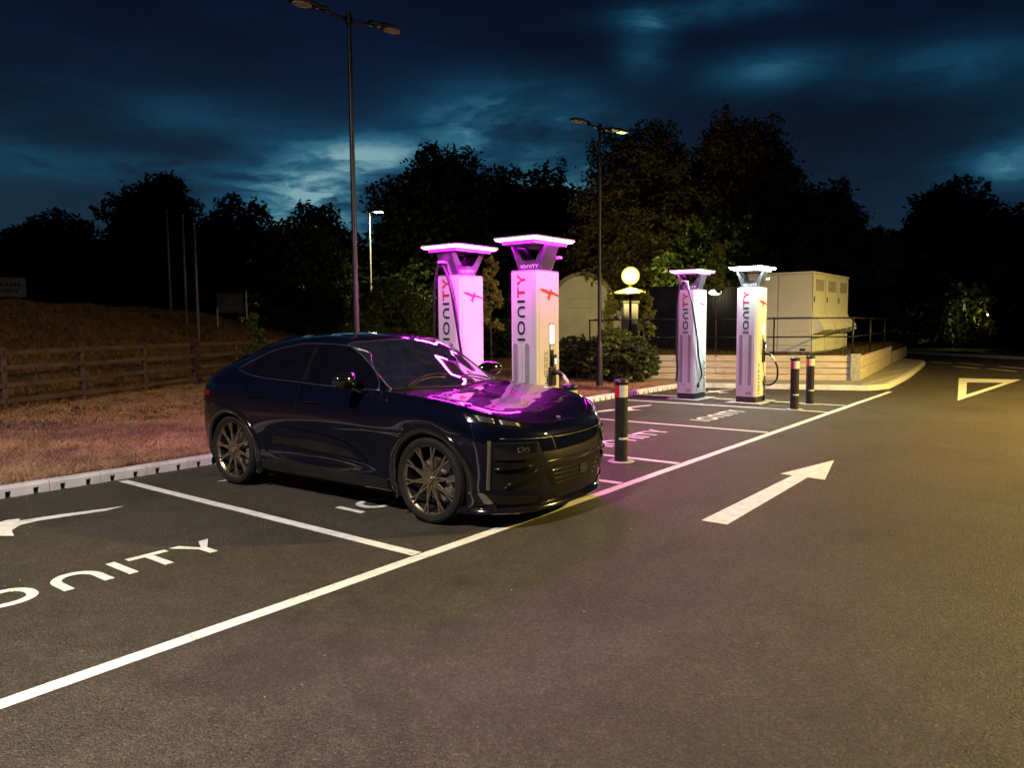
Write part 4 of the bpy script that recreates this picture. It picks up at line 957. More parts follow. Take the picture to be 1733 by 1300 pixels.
def side_row(x):
    # lower rows: y and z for k0..k5 ; haunch over the rear wheel
    hz = math.exp(-((x + 2.82) / .5) ** 2); hf = math.exp(-((x) / .45) ** 2); w_ = math.exp(-((x + 1.45) / .75) ** 2)
    return [(x, .70, .20), (x, .885 + .01 * hz, .215), (x, .918 + .012 * hz - .008 * w_, .29), (x, .926 + .022 * hz + .008 * hf - .030 * w_, .45), (x, .940 + .022 * hz + .008 * hf - .018 * w_, .62), (x, .952 + .016 * hz, .79)]
TAIL = [(-3.62, .25, .70), (-3.70, .27, .89), (-3.76, .34, .925), (-3.785, .46, .945), (-3.79, .64, .955), (-3.775, .82, .95), (-3.75, .99, .92), (-3.70, 1.095, .86)]
XT0 = -2.92
CT = lambda x: np.interp(x, [-3.66, -3.5, -3.3, -3.1, -2.92], [1.135, 1.215, 1.33, 1.43, 1.500])
def tail_station(th):
    n = 2.7; s = math.sin(R(abs(th))) ** (2 / n) * (1 if th >= 0 else -1); c = math.cos(R(th)) ** (2 / n) if abs(th) < 90 else 0
    f = abs(th) / 90.; row = []; base = side_row(XT0) + [(XT0, .955, 1.02), (XT0, .896, 1.150)]
    for k, (xn, zn, ws) in enumerate(TAIL):
        x = XT0 + (xn - XT0) * c; row.append((x, base[k][1] * s, base[k][2] + (zn - base[k][2]) * c ** 1.2))
    x7, y7, z7 = row[7]; xc = -3.64 + (-2.92 + 3.64) * f ** 1.2; zc = float(CT(xc))
    for fy, tt, a in ((.66, .25, None), (.44, .55, .035), (.20, .85, .008), (0, 1, 0)):
        x = x7 + (xc - x7) * tt; z = z7 + (zc - z7) * {.66: .60, .44: .85, .20: .97, 0: 1}[fy]; row.append((x, y7 * fy, z))
    return row
ctrl = []; names = []
TH = [0, 12, 25, 38, 50, 62, 73, 82, 90]
for th in TH: ctrl.append(nose_station(th)); names.append('n%d' % th)
for (x, y6, z6, y7, z7, y8, z8, xc, zc) in SIDE:
    row = side_row(x) + [(x, y6, z6), (x, y7, z7), (x, y8, z8)]
    hood = x >= -.60
    for q, (fy, tt) in enumerate(((.62, .45), (.32, .8))):
        xx = x + (xc - x) * (tt if not hood else tt); 
        if hood: zz = zc + (.022 if q == 0 else .014)
        else: zz = z8 + (zc - z8) * (.68 if q == 0 else .92)
        row.append((xx, y7 * fy if hood else y8 * (.66 if q == 0 else .34), zz))
    row.append((xc, 0, zc)); ctrl.append(row); names.append('s%.2f' % x)
for th in [82, 73, 62, 50, 38, 25, 12, 0]: ctrl.append(tail_station(th)); names.append('t%d' % th)
def mir(row): return [(x, -y, z) for x, y, z in row]
C_ = np.array([mir(ctrl[1])] + ctrl + [mir(ctrl[-2])])           # ghosts at both ends
C_ = np.concatenate([C_, (C_[:, -2:-1] * np.array([1, -1, 1]))], axis=1)   # ghost row past the centre line
def hermite(tv, V, tq):
    h = np.diff(tv); d = (V[1:] - V[:-1]) / h.reshape((-1,) + (1,) * (V.ndim - 1)); hh = h.reshape((-1,) + (1,) * (V.ndim - 1))
    m = np.empty_like(V); m[1:-1] = (hh[1:] * d[:-1] + hh[:-1] * d[1:]) / (hh[1:] + hh[:-1]); m[0] = d[0]; m[-1] = d[-1]
    i = np.clip(np.searchsorted(tv, tq, side='right') - 1, 0, len(tv) - 2); u_ = ((tq - tv[i]) / h[i]).reshape((-1,) + (1,) * (V.ndim - 1)); H_ = h[i].reshape((-1,) + (1,) * (V.ndim - 1))
    return V[i] * (2 * u_ ** 3 - 3 * u_ ** 2 + 1) + m[i] * H_ * (u_ ** 3 - 2 * u_ ** 2 + u_) + V[i + 1] * (-2 * u_ ** 3 + 3 * u_ ** 2) + m[i + 1] * H_ * (u_ ** 3 - u_ ** 2)
ti = np.concatenate([[0], np.cumsum(np.linalg.norm(C_[1:, 5] - C_[:-1, 5], axis=1))])
tk = np.array([0, .18, .27, .44, .61, .78, .94, 1.05, 1.17, 1.5, 1.9, 2.3, 2.7])
SI, SK = 8, 6
qi = np.concatenate([np.linspace(ti[i], ti[i + 1], SI, endpoint=False) for i in range(1, len(ti) - 2)] + [[ti[-2]]])

G0 = hermite(ti, C_, qi); G = []
for row in G0:      # each section interpolated by its own chord lengths
    tr = np.concatenate([[0], np.cumsum(np.maximum(.012, np.linalg.norm(np.diff(row, axis=0), axis=1)) ** .75)])
    qr = np.concatenate([np.linspace(tr[i], tr[i + 1], SK, endpoint=False) for i in range(len(tr) - 2)] + [[tr[-2]]]); G.append(hermite(tr, row, qr))
G = np.array(G)
NI, NK = G.shape[:2]; G[0, :, 1] = 0; G[-1, :, 1] = 0; G[:, -1, 1] = 0
sidx = {n: i * SI for i, n in enumerate(names)}
AR = .425; WCZ = .375
def in_arch(p, r): return abs(p[1]) > .55 and min(math.hypot(p[0], p[2] - WCZ), math.hypot(p[0] + WB, p[2] - WCZ)) < r
def region(i, k):
    kc = k // SK
    if kc >= 8:
        if sidx['s-0.60'] <= i < sidx['s-1.27']: return 'windscreen'
        if i < sidx['s-0.60']: return 'bonnet'
        if sidx['s-2.30'] <= i < sidx['t50'] and kc >= 8: return 'rear_window'
        return 'body_shell'
    if 2 <= kc < 7 or kc == 1:
        if sidx['s-0.60'] <= i < sidx['s-1.72'] and kc >= 2: return 'front_door'
        if sidx['s-1.72'] <= i < sidx['s-2.62'] and kc >= 2: return 'rear_door'
    return 'body_shell'
regs = {}
for i in range(NI - 1):
    for k in range(NK - 1):
        rg_ = region(i, k)
        for s in (1, -1):
            key = rg_ if rg_ in ('windscreen', 'bonnet', 'rear_window', 'body_shell') else rg_ + ('L' if s > 0 else 'R')
            regs.setdefault(key, []).append((i, k, s))
ALLB = MB()
def reg_mesh(cells, arch=True):
    ids = {}; v = []; f = []
    def vid(i, k, s):
        if k == NK - 1: s = 1
        key = (i, k, s)
        if key not in ids:
            p = G[i, k].copy(); p[1] *= s
            if arch and in_arch(p, AR):
                cx = 0 if abs(p[0]) < 1 else -WB; d = np.array([p[0] - cx, p[2] - WCZ]); l = np.linalg.norm(d)
                if l > AR - .06: d = d / l * AR; p[0], p[2] = cx + d[0], WCZ + d[1]
            ids[key] = len(v); v.append(tuple(p))
        return ids[key]
    for (i, k, s) in cells:
        pts = [G[a, b] * np.array([1, s, 1]) for a, b in ((i, k), (i + 1, k), (i + 1, k + 1), (i, k + 1))]
        if arch and all(in_arch(p, AR) for p in pts): continue
        q = [vid(i, k, s), vid(i + 1, k, s), vid(i + 1, k + 1, s), vid(i, k + 1, s)]
        if s > 0: q = q[::-1]
        f.append(tuple(q))
    return v, f
def car_part(name, cells, mat, arch=True, label=None, lip=.0):
    v, f = reg_mesh(cells, arch); me = bpy.data.meshes.new(name); me.from_pydata(v, [], f)
    bm = bmesh.new(); bm.from_mesh(me); bmesh.ops.remove_doubles(bm, verts=bm.verts, dist=.0004)
    bmesh.ops.dissolve_degenerate(bm, dist=1e-5, edges=bm.edges); 
    for fc in bm.faces: fc.smooth = True
    if lip:   # folded-in panel edge so that gaps read as shut lines
        be = [e for e in bm.edges if len(e.link_faces) == 1]
        cen = {}
        for e in be:
            fc = e.link_faces[0]; c = fc.calc_center_median()
            for vv in e.verts: cen.setdefault(vv, []).append((c, fc.normal.copy()))
        for vv, L in cen.items():
            c = sum((a for a, b in L), Vector()) / len(L); n = sum((b for a, b in L), Vector()).normalized(); d = (c - vv.co); d -= n * d.dot(n)
            if d.length > 1e-6: vv.co += d.normalized() * lip
        r_ = bmesh.ops.extrude_edge_only(bm, edges=be); nv = [g_ for g_ in r_['geom'] if isinstance(g_, bmesh.types.BMVert)]
        bm.normal_update()
        for vv in nv:
            n = Vector((vv.co.x + 1.4, vv.co.y, vv.co.z - .7)); n = Vector((0, vv.co.y, 0)).normalized() if abs(vv.co.y) > .84 else Vector((0, 0, 1)) if vv.co.z > .9 and abs(vv.co.y) < .84 and vv.co.x < .6 else Vector((1, 0, .3)).normalized()
            vv.co -= n * .018
        for e in bm.edges:
            if len(e.link_faces) == 2 and e.calc_face_angle(0) > .6: e.smooth = False
    bm.to_mesh(me); bm.free(); me.update()
    return meshobj(name, me, mat, car)
car_part('body_shell', regs['body_shell'], 'car_paint')
car_part('bonnet', regs['bonnet'], 'car_paint', arch=False, lip=.0022)
car_part('windscreen', regs['windscreen'], 'windscreen_glass', arch=False)
car_part('rear_window', regs['rear_window'], 'window_black', arch=False)
doors = {}
for key, nm in (('front_doorR', 'front_door'), ('front_doorL', 'front_door'), ('rear_doorR', 'rear_door'), ('rear_doorL', 'rear_door')):
    doors[key] = car_part(nm, regs[key], 'car_paint', lip=.0022)
# black tubes along the shut lines, drawn as the shade of the gaps
cl = MB()
def gl_line(pts, r_=.004): return [Vector(p) for p in pts]
inn = MB()
for s in (1, -1):
    for st in ('s-0.60', 's-1.72', 's-2.62'):
        P = [Vector((G[sidx[st], k][0], (G[sidx[st], k][1] - .006) * s, G[sidx[st], k][2])) for k in range(2 * SK, 7 * SK + 1) if not in_arch(G[sidx[st], k], AR + .02)]
        inn.tube(P, .006, 6)
    P = [Vector((G[i, 2 * SK][0], (G[i, 2 * SK][1] - .005) * s, G[i, 2 * SK][2])) for i in range(sidx['s-0.60'], sidx['s-2.62']) if not in_arch(G[i, 2 * SK], AR + .02)]
    inn.tube(P, .006, 6)
    P = [Vector((G[i, 8 * SK][0], G[i, 8 * SK][1] * s, G[i, 8 * SK][2] - .006)) for i in range(2, sidx['s-0.60'] + 1)]; inn.tube(P, .006, 6)
inn.build('panel_gap_shade', 'satin_black', car, smooth=True)
# full body BVH for projecting trim onto the surface
vv_, ff_ = reg_mesh([(i, k, s) for i in range(NI - 1) for k in range(NK - 1) for s in (1, -1)], arch=False)
BV = BVHTree.FromPolygons([Vector(p) for p in vv_], ff_)
def patch(name, pts, direction, mat, off=.004, parent=None, res=.05, skirt=.008, uvec=None, holes=None):
    """outline given by approximate 3D points, projected along `direction` onto the body and lifted by off"""
    d = Vector(direction).normalized(); u_ = Vector(uvec) if uvec else (d.cross(Vector((0, 0, 1)))); u_.normalize(); v_ = d.cross(u_).normalized()
    P2 = [(Vector(p).dot(u_), Vector(p).dot(v_)) for p in pts]; n0 = len(P2); B = []
    for i in range(n0):
        a = Vector(P2[i]); b = Vector(P2[(i + 1) % n0]); k = max(1, int((b - a).length / res + .5))
        for j in range(k): B.append(a.lerp(b, j / k))
    xs = [p.x for p in B]; ys = [p.y for p in B]; inner_ = []
    x = min(xs) + res / 2
    while x < max(xs):
        y = min(ys) + res / 2
        while y < max(ys):
            if in_poly(x, y, [tuple(q) for q in B]) and min((Vector((x, y)) - q).length for q in B) > res * .4: inner_.append(Vector((x, y)))
            y += res
        x += res
    r_ = delaunay_2d_cdt(B + inner_, [(i, (i + 1) % len(B)) for i in range(len(B))], [], 1, 1e-6)
    vs, fs = r_[0], r_[2]; org = r_[3]; out = []; nr = []
    for q in vs:
        o = u_ * q.x + v_ * q.y; base = o - d * 6; hit = BV.ray_cast(base, d)
        if hit[0] is None: hit = BV.find_nearest(o + d * Vector(pts[0]).dot(d))
        p, n = hit[0], hit[1]
        if n.dot(d) > 0: n = -n
        out.append(p + n * off); nr.append(n)
    bnd = {}
    for t3 in fs:
        for a, b in ((t3[i], t3[(i + 1) % len(t3)]) for i in range(len(t3))): bnd[(min(a, b), max(a, b))] = bnd.get((min(a, b), max(a, b)), 0) + 1
    nv = len(out); V = list(out) + [p - n * (off + skirt) for p, n in zip(out, nr)]; F = [tuple(t3) for t3 in fs]
    for (a, b), c in bnd.items():
        if c == 1: F.append((a, b, nv + b, nv + a))
    me = bpy.data.meshes.new(name); me.from_pydata(V, [], F); bm = bmesh.new(); bm.from_mesh(me)
    loose = [v0 for v0 in bm.verts if not v0.link_faces]; bmesh.ops.delete(bm, geom=loose, context='VERTS'); bmesh.ops.recalc_face_normals(bm, faces=bm.faces)
    for fc in bm.faces: fc.smooth = True
    for e in bm.edges:
        if len(e.link_faces) == 2 and e.calc_face_angle(0) > .8: e.smooth = False
    bm.to_mesh(me); bm.free(); return meshobj(name, me, mat, parent or car)
def on_body(p, d, off=.004):
    d = Vector(d).normalized(); h = BV.ray_cast(Vector(p) - d * 5, d)
    if h[0] is None: h = BV.find_nearest(Vector(p))
    n = h[1] if h[1].dot(d) < 0 else -h[1]; return h[0] + n * off
def trim(name, pts, d, mat, r_=.006, off=.002, n=5, closed=False, parent=None):
    P = spline(pts, n) if n > 1 else [Vector(p) for p in pts]
    return MB().tube([on_body(p, d, off) for p in P], r_, 6).build(name, mat, parent or car, smooth=True)
# side glass: front window, rear window, quarter light
FW = [(-.70, 1.12), (-.80, 1.20), (-.93, 1.315), (-1.05, 1.405), (-1.18, 1.455), (-1.32, 1.478), (-1.48, 1.487), (-1.60, 1.49), (-1.62, 1.30), (-1.63, 1.145), (-1.3, 1.135), (-.95, 1.125)]
RW = [(-1.71, 1.15), (-1.69, 1.30), (-1.68, 1.49), (-1.85, 1.485), (-2.02, 1.472), (-2.2, 1.438), (-2.33, 1.415), (-2.38, 1.29), (-2.44, 1.19), (-2.1, 1.166)]
QW = [(-2.49, 1.20), (-2.43, 1.30), (-2.385, 1.405), (-2.50, 1.37), (-2.62, 1.31), (-2.74, 1.24), (-2.62, 1.215)]
for s in (-1, 1):
    D = (0, -s, 0)
    rg_ = 'R' if s < 0 else 'L'
    for nm, poly, par in (('front_side_window', FW, doors['front_door' + rg_]), ('rear_side_window', RW, doors['rear_door' + rg_]), ('quarter_light', QW, car)):
        patch(nm, [(x, s * .9, z) for x, z in poly], D, 'window_black', .006, par, .035, uvec=(1, 0, 0))
    patch('pillar_trim', [(x, s * .9, z) for x, z in ((-1.633, 1.15), (-1.625, 1.3), (-1.605, 1.487), (-1.677, 1.487), (-1.688, 1.3), (-1.707, 1.153))], D, 'gloss_black', .0075, car, .04, uvec=(1, 0, 0))
    trim('window_trim', [(x, s * .9, z) for x, z in ((-.66, 1.105), (-.77, 1.205), (-.91, 1.325), (-1.04, 1.425), (-1.18, 1.475), (-1.34, 1.50), (-1.6, 1.508), (-1.88, 1.505), (-2.1, 1.478), (-2.3, 1.45), (-2.5, 1.39), (-2.66, 1.315), (-2.80, 1.235))], D, 'trim_silver', .0055)
    trim('belt_trim', [(x, s * .9, z) for x, z in ((-.64, 1.104), (-1.0, 1.112), (-1.4, 1.122), (-1.8, 1.14), (-2.2, 1.155), (-2.5, 1.18), (-2.79, 1.228))], D, 'trim_silver', .005)
    # A-pillar / windscreen edge
    P = [Vector((G[i, 8 * SK][0], G[i, 8 * SK][1] * s, G[i, 8 * SK][2] + .002)) for i in range(sidx['s-0.60'], sidx['s-1.27'] + 1)]
    MB().tube(P, .007, 6).build('windscreen_edge_trim', 'trim_silver' if s < 0 else 'satin_black', car, smooth=True)
    # door side blade
    patch('side_blade', [(x, s * .93, z) for x, z in ((-2.22, .50), (-1.72, .49), (-1.15, .47), (-.76, .455), (-.93, .565), (-1.05, .615), (-1.5, .675), (-2.02, .70), (-2.12, .60))], D, 'car_paint', .014, car, .06, skirt=.012, uvec=(1, 0, 0))
    patch('side_blade_inset', [(x, s * .93, z) for x, z in ((-2.12, .515), (-1.72, .505), (-1.15, .485), (-.84, .47), (-1.0, .55), (-1.5, .60), (-2.08, .585))], D, 'gloss_black', .019, car, .06, skirt=.006, uvec=(1, 0, 0))
    patch('sill_trim', [(x, s * .9, z) for x, z in ((-2.33, .235), (-.49, .235), (-.52, .32), (-.60, .335), (-2.2, .345), (-2.31, .32))], D, 'satin_black', .012, car, .08, skirt=.012, uvec=(1, 0, 0))
    trim('sill_line', [(-2.2, s * .93, .40), (-1.5, s * .93, .395), (-.62, s * .93, .38)], D, 'gloss_black', .005, off=.001)
    for x0, par in ((-1.55, doors['front_door' + rg_]), (-2.42, doors['rear_door' + rg_])):
        zc = .955 if x0 > -2 else .975
        P = [on_body((x0 + t_, s * .95, zc + .012 * math.sin(t_ / .2 * math.pi)), D, .012) for t_ in np.linspace(0, .20, 7)]
        MB().tube(P, [.004, .010, .012, .012, .012, .010, .004], 8).build('door_handle', 'car_paint', par, smooth=True)
    # rear light band end and fuel flap line
    patch('tail_light', [(-3.2, s * .95, 1.0), (-3.6, s * .8, 1.0), (-3.6, s * .8, .93), (-3.2, s * .95, .95)], (.75, -s * .65, 0), 'tail_red', .004, car, .06)
    # wheel-arch cladding
    for cx in (0, -WB):
        mb = MB(); N = 40; prev = None; v = []
        for k in range(N + 1):
            a = R(-27 + (234 * k / N)); ca, sa = math.cos(a), math.sin(a)
            for rr, oo in ((AR - .028, -.035), (AR - .024, .012), (AR + .012, .020), (AR + .045, .014), (AR + .052, -.004)):
                x, z = cx + rr * ca, WCZ + rr * sa; h = BV.ray_cast(Vector((x, s * 3, z)), Vector((0, -s, 0)))
                y = abs(h[0].y) if h[0] is not None else .9
                v.append((x, s * (y + oo), z))
        mb.add(v, [(5 * k + j, 5 * k + j + 1, 5 * (k + 1) + j + 1, 5 * (k + 1) + j) for k in range(N) for j in range(4)])
        mb.build('wheel_arch_trim', 'gloss_black', car, smooth=True)
        mb = MB(); mb.v = []; v = []; 
        for k in range(25):
            a = R(-20 + 220 * k / 24); v += [(cx + (AR - .005) * math.cos(a), s * .90, WCZ + (AR - .005) * math.sin(a)), (cx + (AR - .005) * math.cos(a), s * .50, WCZ + (AR - .005) * math.sin(a))]
        v += [(cx, s * .50, WCZ)]
        mb.add(v, [(2 * k, 2 * k + 1, 2 * k + 3, 2 * k + 2) for k in range(24)] + [(2 * k + 1, 50, 2 * k + 3) for k in range(24)]); mb.build('wheel_well', 'grille_black', car)
    # mirror
    mr = MB(); cx, cy, cz = -.87, s * 1.06, 1.20; N = 14
    secs = []
    for u0, ry, rz_, dx in ((-.165, .004, .004, -.045), (-.155, .055, .045, -.035), (-.09, .085, .075, -.01), (0, .095, .08, .01), (.08, .085, .066, .015), (.125, .055, .04, .01), (.14, .008, .008, .0)):
        secs.append([(cx + .055 * math.cos(q) * (ry / .068) + dx * 1.2, cy + s * u0 * -.0 + s * (u0 * 1.0), cz + rz_ * math.sin(q) - .012 * (u0 < -.1)) for q in np.linspace(0, 2 * math.pi, N, endpoint=False)])
    mr.add([p for q in secs for p in q], [(i * N + k, i * N + (k + 1) % N, (i + 1) * N + (k + 1) % N, (i + 1) * N + k) for i in range(len(secs) - 1) for k in range(N)] + [tuple(range(N))[::-1], tuple(range((len(secs) - 1) * N, len(secs) * N))])
    mo = mr.build('wing_mirror', 'gloss_black', car, weld=True, auto=1.2)
    MB().tube([(-.80, s * .855, 1.075), (-.83, s * .92, 1.09), (-.85, s * .98, 1.135)], [.028, .024, .022], 8).build('mirror_arm', 'gloss_black', mo, smooth=True)
    MB().tube([(cx - .02 + .055, cy - s * .11, cz - .028), (cx + .035, cy, cz - .036), (cx + .03, cy + s * .10, cz - .022)], .004, 5).build('mirror_trim', 'lamp_chrome', mo, smooth=True)
    # slim upper headlight unit with four horizontal light bars each side of a dark post
    dv = Vector((-.80, -s * .45, -.42))
    UH = [(.36, .90, .975), (.41, .90, .905), (.55, .84, .865), (.70, .70, .835), (.765, .52, .82), (.74, .50, .855), (.66, .62, .915), (.52, .76, .96)]
    uh = patch('upper_headlight', [(x, s * y, z) for x, y, z in UH], dv, 'gloss_black', .004, car, .04)
    for fr in (.22, .42, .62, .82):
        a0 = Vector((.37 + .02 * fr, .90, .975 - .07 * fr)); a1 = Vector((.72 + .03 * fr, .53, .862 - .035 * fr))
        for (t0, t1) in ((.12 + .05 * fr, .43), (.52, .86)):
            pts_ = [a0.lerp(a1, t0 + (t1 - t0) * q) for q in np.linspace(0, 1, 6)]
            # follow the rounded corner
            pts_ = [Vector((p.x + .055 * math.sin(math.pi * (t0 + (t1 - t0) * q)), s * (p.y + .045 * math.sin(math.pi * (t0 + (t1 - t0) * q))), p.z)) for p, q in zip(pts_, np.linspace(0, 1, 6))]
            MB().tube([on_body(p, dv, .010) for p in pts_], .0055, 6).build('light_bar', 'lamp_chrome', uh, smooth=True)
    # front corner: dark lamp, blade, duct, upright fin
    df = Vector((-.9, -s * .43, 0))
    patch('air_duct_shade', [(.64, s * .86, .74), (.64, s * .86, .35), (.82, s * .52, .34), (.885, s * .40, .50), (.87, s * .46, .56), (.84, s * .50, .72)], df, 'grille_black', .003, car, .05)  # black patch on the skin, coloured as the shade of a recessed duct
    lh = patch('lower_headlight', [(.66, s * .845, .725), (.66, s * .845, .60), (.80, s * .60, .585), (.83, s * .54, .63), (.83, s * .52, .715)], df, 'gloss_black', .018, car, .05, skirt=.014)
    for (yy, zz, rr) in ((.69, .67, .020), (.625, .665, .016)):
        c = on_body((.8, s * yy, zz), df, .020); nrm = -df.normalized()
        e1 = nrm.cross(Vector((0, 0, 1))).normalized(); e2 = e1.cross(nrm)
        MB().tube([c + (e1 * math.cos(q) * rr * 1.3 + e2 * math.sin(q) * rr) for q in np.linspace(0, 2 * math.pi, 17)], 0.003, 5).build('lens_ring', 'brake_steel', lh, smooth=True)
        MB().add([c + (e1 * math.cos(q) * rr * 1.1 + e2 * math.sin(q) * rr * .85) + nrm * .001 for q in np.linspace(0, 2 * math.pi, 16, endpoint=False)], [tuple(range(16))]).build('projector_lens', 'lamp_lens' if s > 5 else 'window_black', lh)
    P = [on_body((.66 + .16 * t_, s * (.85 - .27 * t_), .525 + .01 * t_), df, .020) for t_ in np.linspace(0, 1, 7)]
    MB().tube(P, .012, 6).build('duct_blade', 'gloss_black', car, smooth=True)
    P = [on_body((.70 + .15 * t_, s * (.78 - .25 * t_), .37 + .13 * t_), df, .014) for t_ in np.linspace(0, 1, 6)]
    MB().tube(P, .016, 6).build('duct_vane', 'gloss_black', car, smooth=True)
    P = [on_body((.62, s * .868, .35 + .40 * t_), df, .010) for t_ in np.linspace(0, 1, 8)]
    fb = MB(); n_ = -df.normalized(); sd = n_.cross(Vector((0, 0, 1))).normalized()
    for a, b in zip(P, P[1:]): fb.beam(a, b, .020, .026, n_)
    fb.build('corner_fin', 'fin_grey', car, weld=True)
    trim('bumper_crease', [(.30, s * .95, .69), (.42, s * .93, .52), (.38, s * .93, .36), (.44, s * .92, .26)], (0, -s, 0), 'car_paint', .007, off=.0)
    # number-plate-less rear and lower corner deflector
    patch('corner_skirt', [(.44, s * .9, .33), (.46, s * .9, .21), (.66, s * .84, .18), (.80, s * .5, .18), (.82, s * .5, .27), (.68, s * .84, .31)], df, 'gloss_black', .010, car, .06, skirt=.012)
# central grille with slats, sensor, painted band
D = (-1, 0, 0)
patch('lower_grille_shade', [(.9, -.44, .49), (.9, -.36, .345), (.9, -.30, .30), (.9, .30, .30), (.9, .36, .345), (.9, .44, .49), (.9, .2, .515), (.9, -.2, .515)], D, 'grille_black', .003, car, .06)  # no opening is cut: the black colour gives the shade behind the slats
for z in (.345, .385, .425, .465):
    yy = .33 + (z - .345) * .6
    P = [on_body((.9, y, z), D, .006) for y in np.linspace(-yy, yy, 15)]
    MB().tube(P, .006, 6).build('grille_slat', 'gloss_black', car, smooth=True)
patch('radar_cover', [(.9, .06, .46), (.9, .06, .37), (.9, .17, .37), (.9, .19, .41), (.9, .17, .46)], D, 'gloss_black', .014, car, .05, skirt=.012)
trim('bumper_edge', [(.9, y, .735 - .03 * (abs(y) / .8) ** 2 * -1) for y in np.linspace(-.80, .80, 13)], D, 'trim_silver', .0028, off=.0005, n=2)
trim('bumper_edge', [(.9, y, .545) for y in np.linspace(-.46, .46, 9)], D, 'gloss_black', .008, off=.001, n=2)
# splitter lip following the plan of the nose
sp = MB(); v = []; N = 37
for th in np.linspace(-90, 90, N):
    n = 2.7; s_ = math.copysign(abs(math.sin(R(th))) ** (2 / n), th); c_ = max(0., math.cos(R(th))) ** (2 / n)
    for dx_, z in ((-.06, .145), (.015, .135), (.032, .150), (.025, .178), (-.02, .20), (-.06, .21)):
        v.append((XN0 + (.835 + dx_ - XN0) * c_ - (.05 if abs(th) > 90 else 0), (.895 + dx_ * .9) * s_, z))
sp.add(v, [(6 * k + j, 6 * k + (j + 1) % 6, 6 * (k + 1) + (j + 1) % 6, 6 * (k + 1) + j) for k in range(N - 1) for j in range(6)]); sp.build('front_splitter', 'gloss_black', car, weld=True, auto=.9)
# bonnet crest, wipers, scuttle, shark fin
MB().lathe([(0, .006), (.018, .005), (.022, .0), (.022, -.006)], 16).build('bonnet_badge', 'brake_steel', car, smooth=True).location = tuple(on_body((.70, 0, .9), (0, 0, -1), .002))
for y0, y1, x0 in ((-.62, -.02, -.52), (.08, .62, -.50)):
    P = [on_body((x0 - .02 - .05 * t_ - .06 * (1 - (2 * t_ - 1) ** 2), y0 + (y1 - y0) * t_, 2), (0, 0, -1), .016) for t_ in np.linspace(0, 1, 9)]
    MB().tube(P, .008, 6).build('wiper', 'satin_black', car, smooth=True)
P = [Vector((G[sidx['s-0.60'], k][0] + .012, G[sidx['s-0.60'], k][1] * s, G[sidx['s-0.60'], k][2] - .002)) for s, ks in ((-1, range(8 * SK, NK)), (1, range(NK - 2, 8 * SK - 1, -1))) for k in ks]
MB().tube(P, .012, 6).build('scuttle_trim', 'satin_black', car, smooth=True)
P = [Vector((G[sidx['s-1.27'], k][0], G[sidx['s-1.27'], k][1] * s, G[sidx['s-1.27'], k][2] + .000)) for s, ks in ((-1, range(8 * SK, NK)), (1, range(NK - 2, 8 * SK - 1, -1))) for k in ks]
MB().tube(P, .006, 6).build('roof_header_trim', 'satin_black', car, smooth=True)
MB().add([(-2.55, 0, 1.50), (-2.38, 0, 1.535), (-2.52, 0, 1.60), (-2.56, 0, 1.60), (-2.55, -.012, 1.50), (-2.38, -.004, 1.535), (-2.52, -.004, 1.60), (-2.56, -.004, 1.60), (-2.55, .012, 1.5), (-2.38, .004, 1.535), (-2.52, .004, 1.60), (-2.56, .004, 1.60)], [(4, 5, 6, 7), (8, 11, 10, 9), (7, 6, 10, 11), (5, 9, 10, 6), (4, 7, 11, 8)]).build('roof_aerial', 'car_paint', car)
# underside
MB().box(-3.4, .62, -.82, .82, .16, .22).build('underbody', 'grille_black', car)
# interior seen through the windscreen
db = MB(); v = []
for y in np.linspace(-.68, .68, 12):
    b_ = .02 * math.exp(-((y + .36) / .18) ** 2)
    v += [(-.52, y, 1.02), (-.70, y, 1.045), (-.95, y, 1.03 + b_), (-1.05, y, .97 + b_), (-1.02, y, .80), (-.9, y, .70)]
db.add(v, [(6 * i + j, 6 * i + j + 1, 6 * i + 7 + j, 6 * i + 6 + j) for i in range(11) for j in range(5)]).build('dashboard', 'interior_dark', car, smooth=True)
sw = Vector((-1.18, -.36, 1.0)); ax = Vector((-.90, 0, .42)).normalized(); e1 = Vector((0, 1, 0)); e2 = ax.cross(e1)
MB().tube([sw + e1 * .18 * math.cos(q) + e2 * .18 * math.sin(q) for q in np.linspace(0, 2 * math.pi, 25)], .015, 8, caps=False).build('steering_wheel', 'interior_dark', car, smooth=True)
whl = [o for o in car.children if o.name.startswith('steering_wheel')][-1]
for q in (0, math.pi, -math.pi / 2): MB().beam(sw, sw + (e1 * math.cos(q) + e2 * math.sin(q)) * .175, .03, .02).build('spoke', 'interior_dark', whl)
for y in (-.37, .37):
    st = MB().box(-1.95, -1.42, y - .25, y + .25, .50, .66).build('front_seat', 'seat_leather', car, bevel=.05, auto=.9)
    MB().add(*(lambda P: (P, [(0, 1, 2, 3), (7, 6, 5, 4), (0, 4, 5, 1), (1, 5, 6, 2), (2, 6, 7, 3), (3, 7, 4, 0)]))([(-1.82, y - .24, .62), (-1.82, y + .24, .62), (-2.02, y + .20, 1.20), (-2.02, y - .20, 1.20), (-1.98, y - .24, .62), (-1.98, y + .24, .62), (-2.12, y + .20, 1.20), (-2.12, y - .20, 1.20)])).build('seat_back', 'seat_leather', st, bevel=.04, auto=.9)
    MB().box(-2.12, -2.02, y - .12, y + .12, 1.21, 1.38).build('head_rest', 'seat_leather', st, bevel=.04, auto=.9)
MB().box(-.98, -.96, -.12, .22, 1.0, 1.10).build('dash_display', 'window_black', car, bevel=.01)
MB().box(-1.16, -1.13, -.11, .11, 1.385, 1.45).build('rear_view_mirror', 'satin_black', car, bevel=.015)
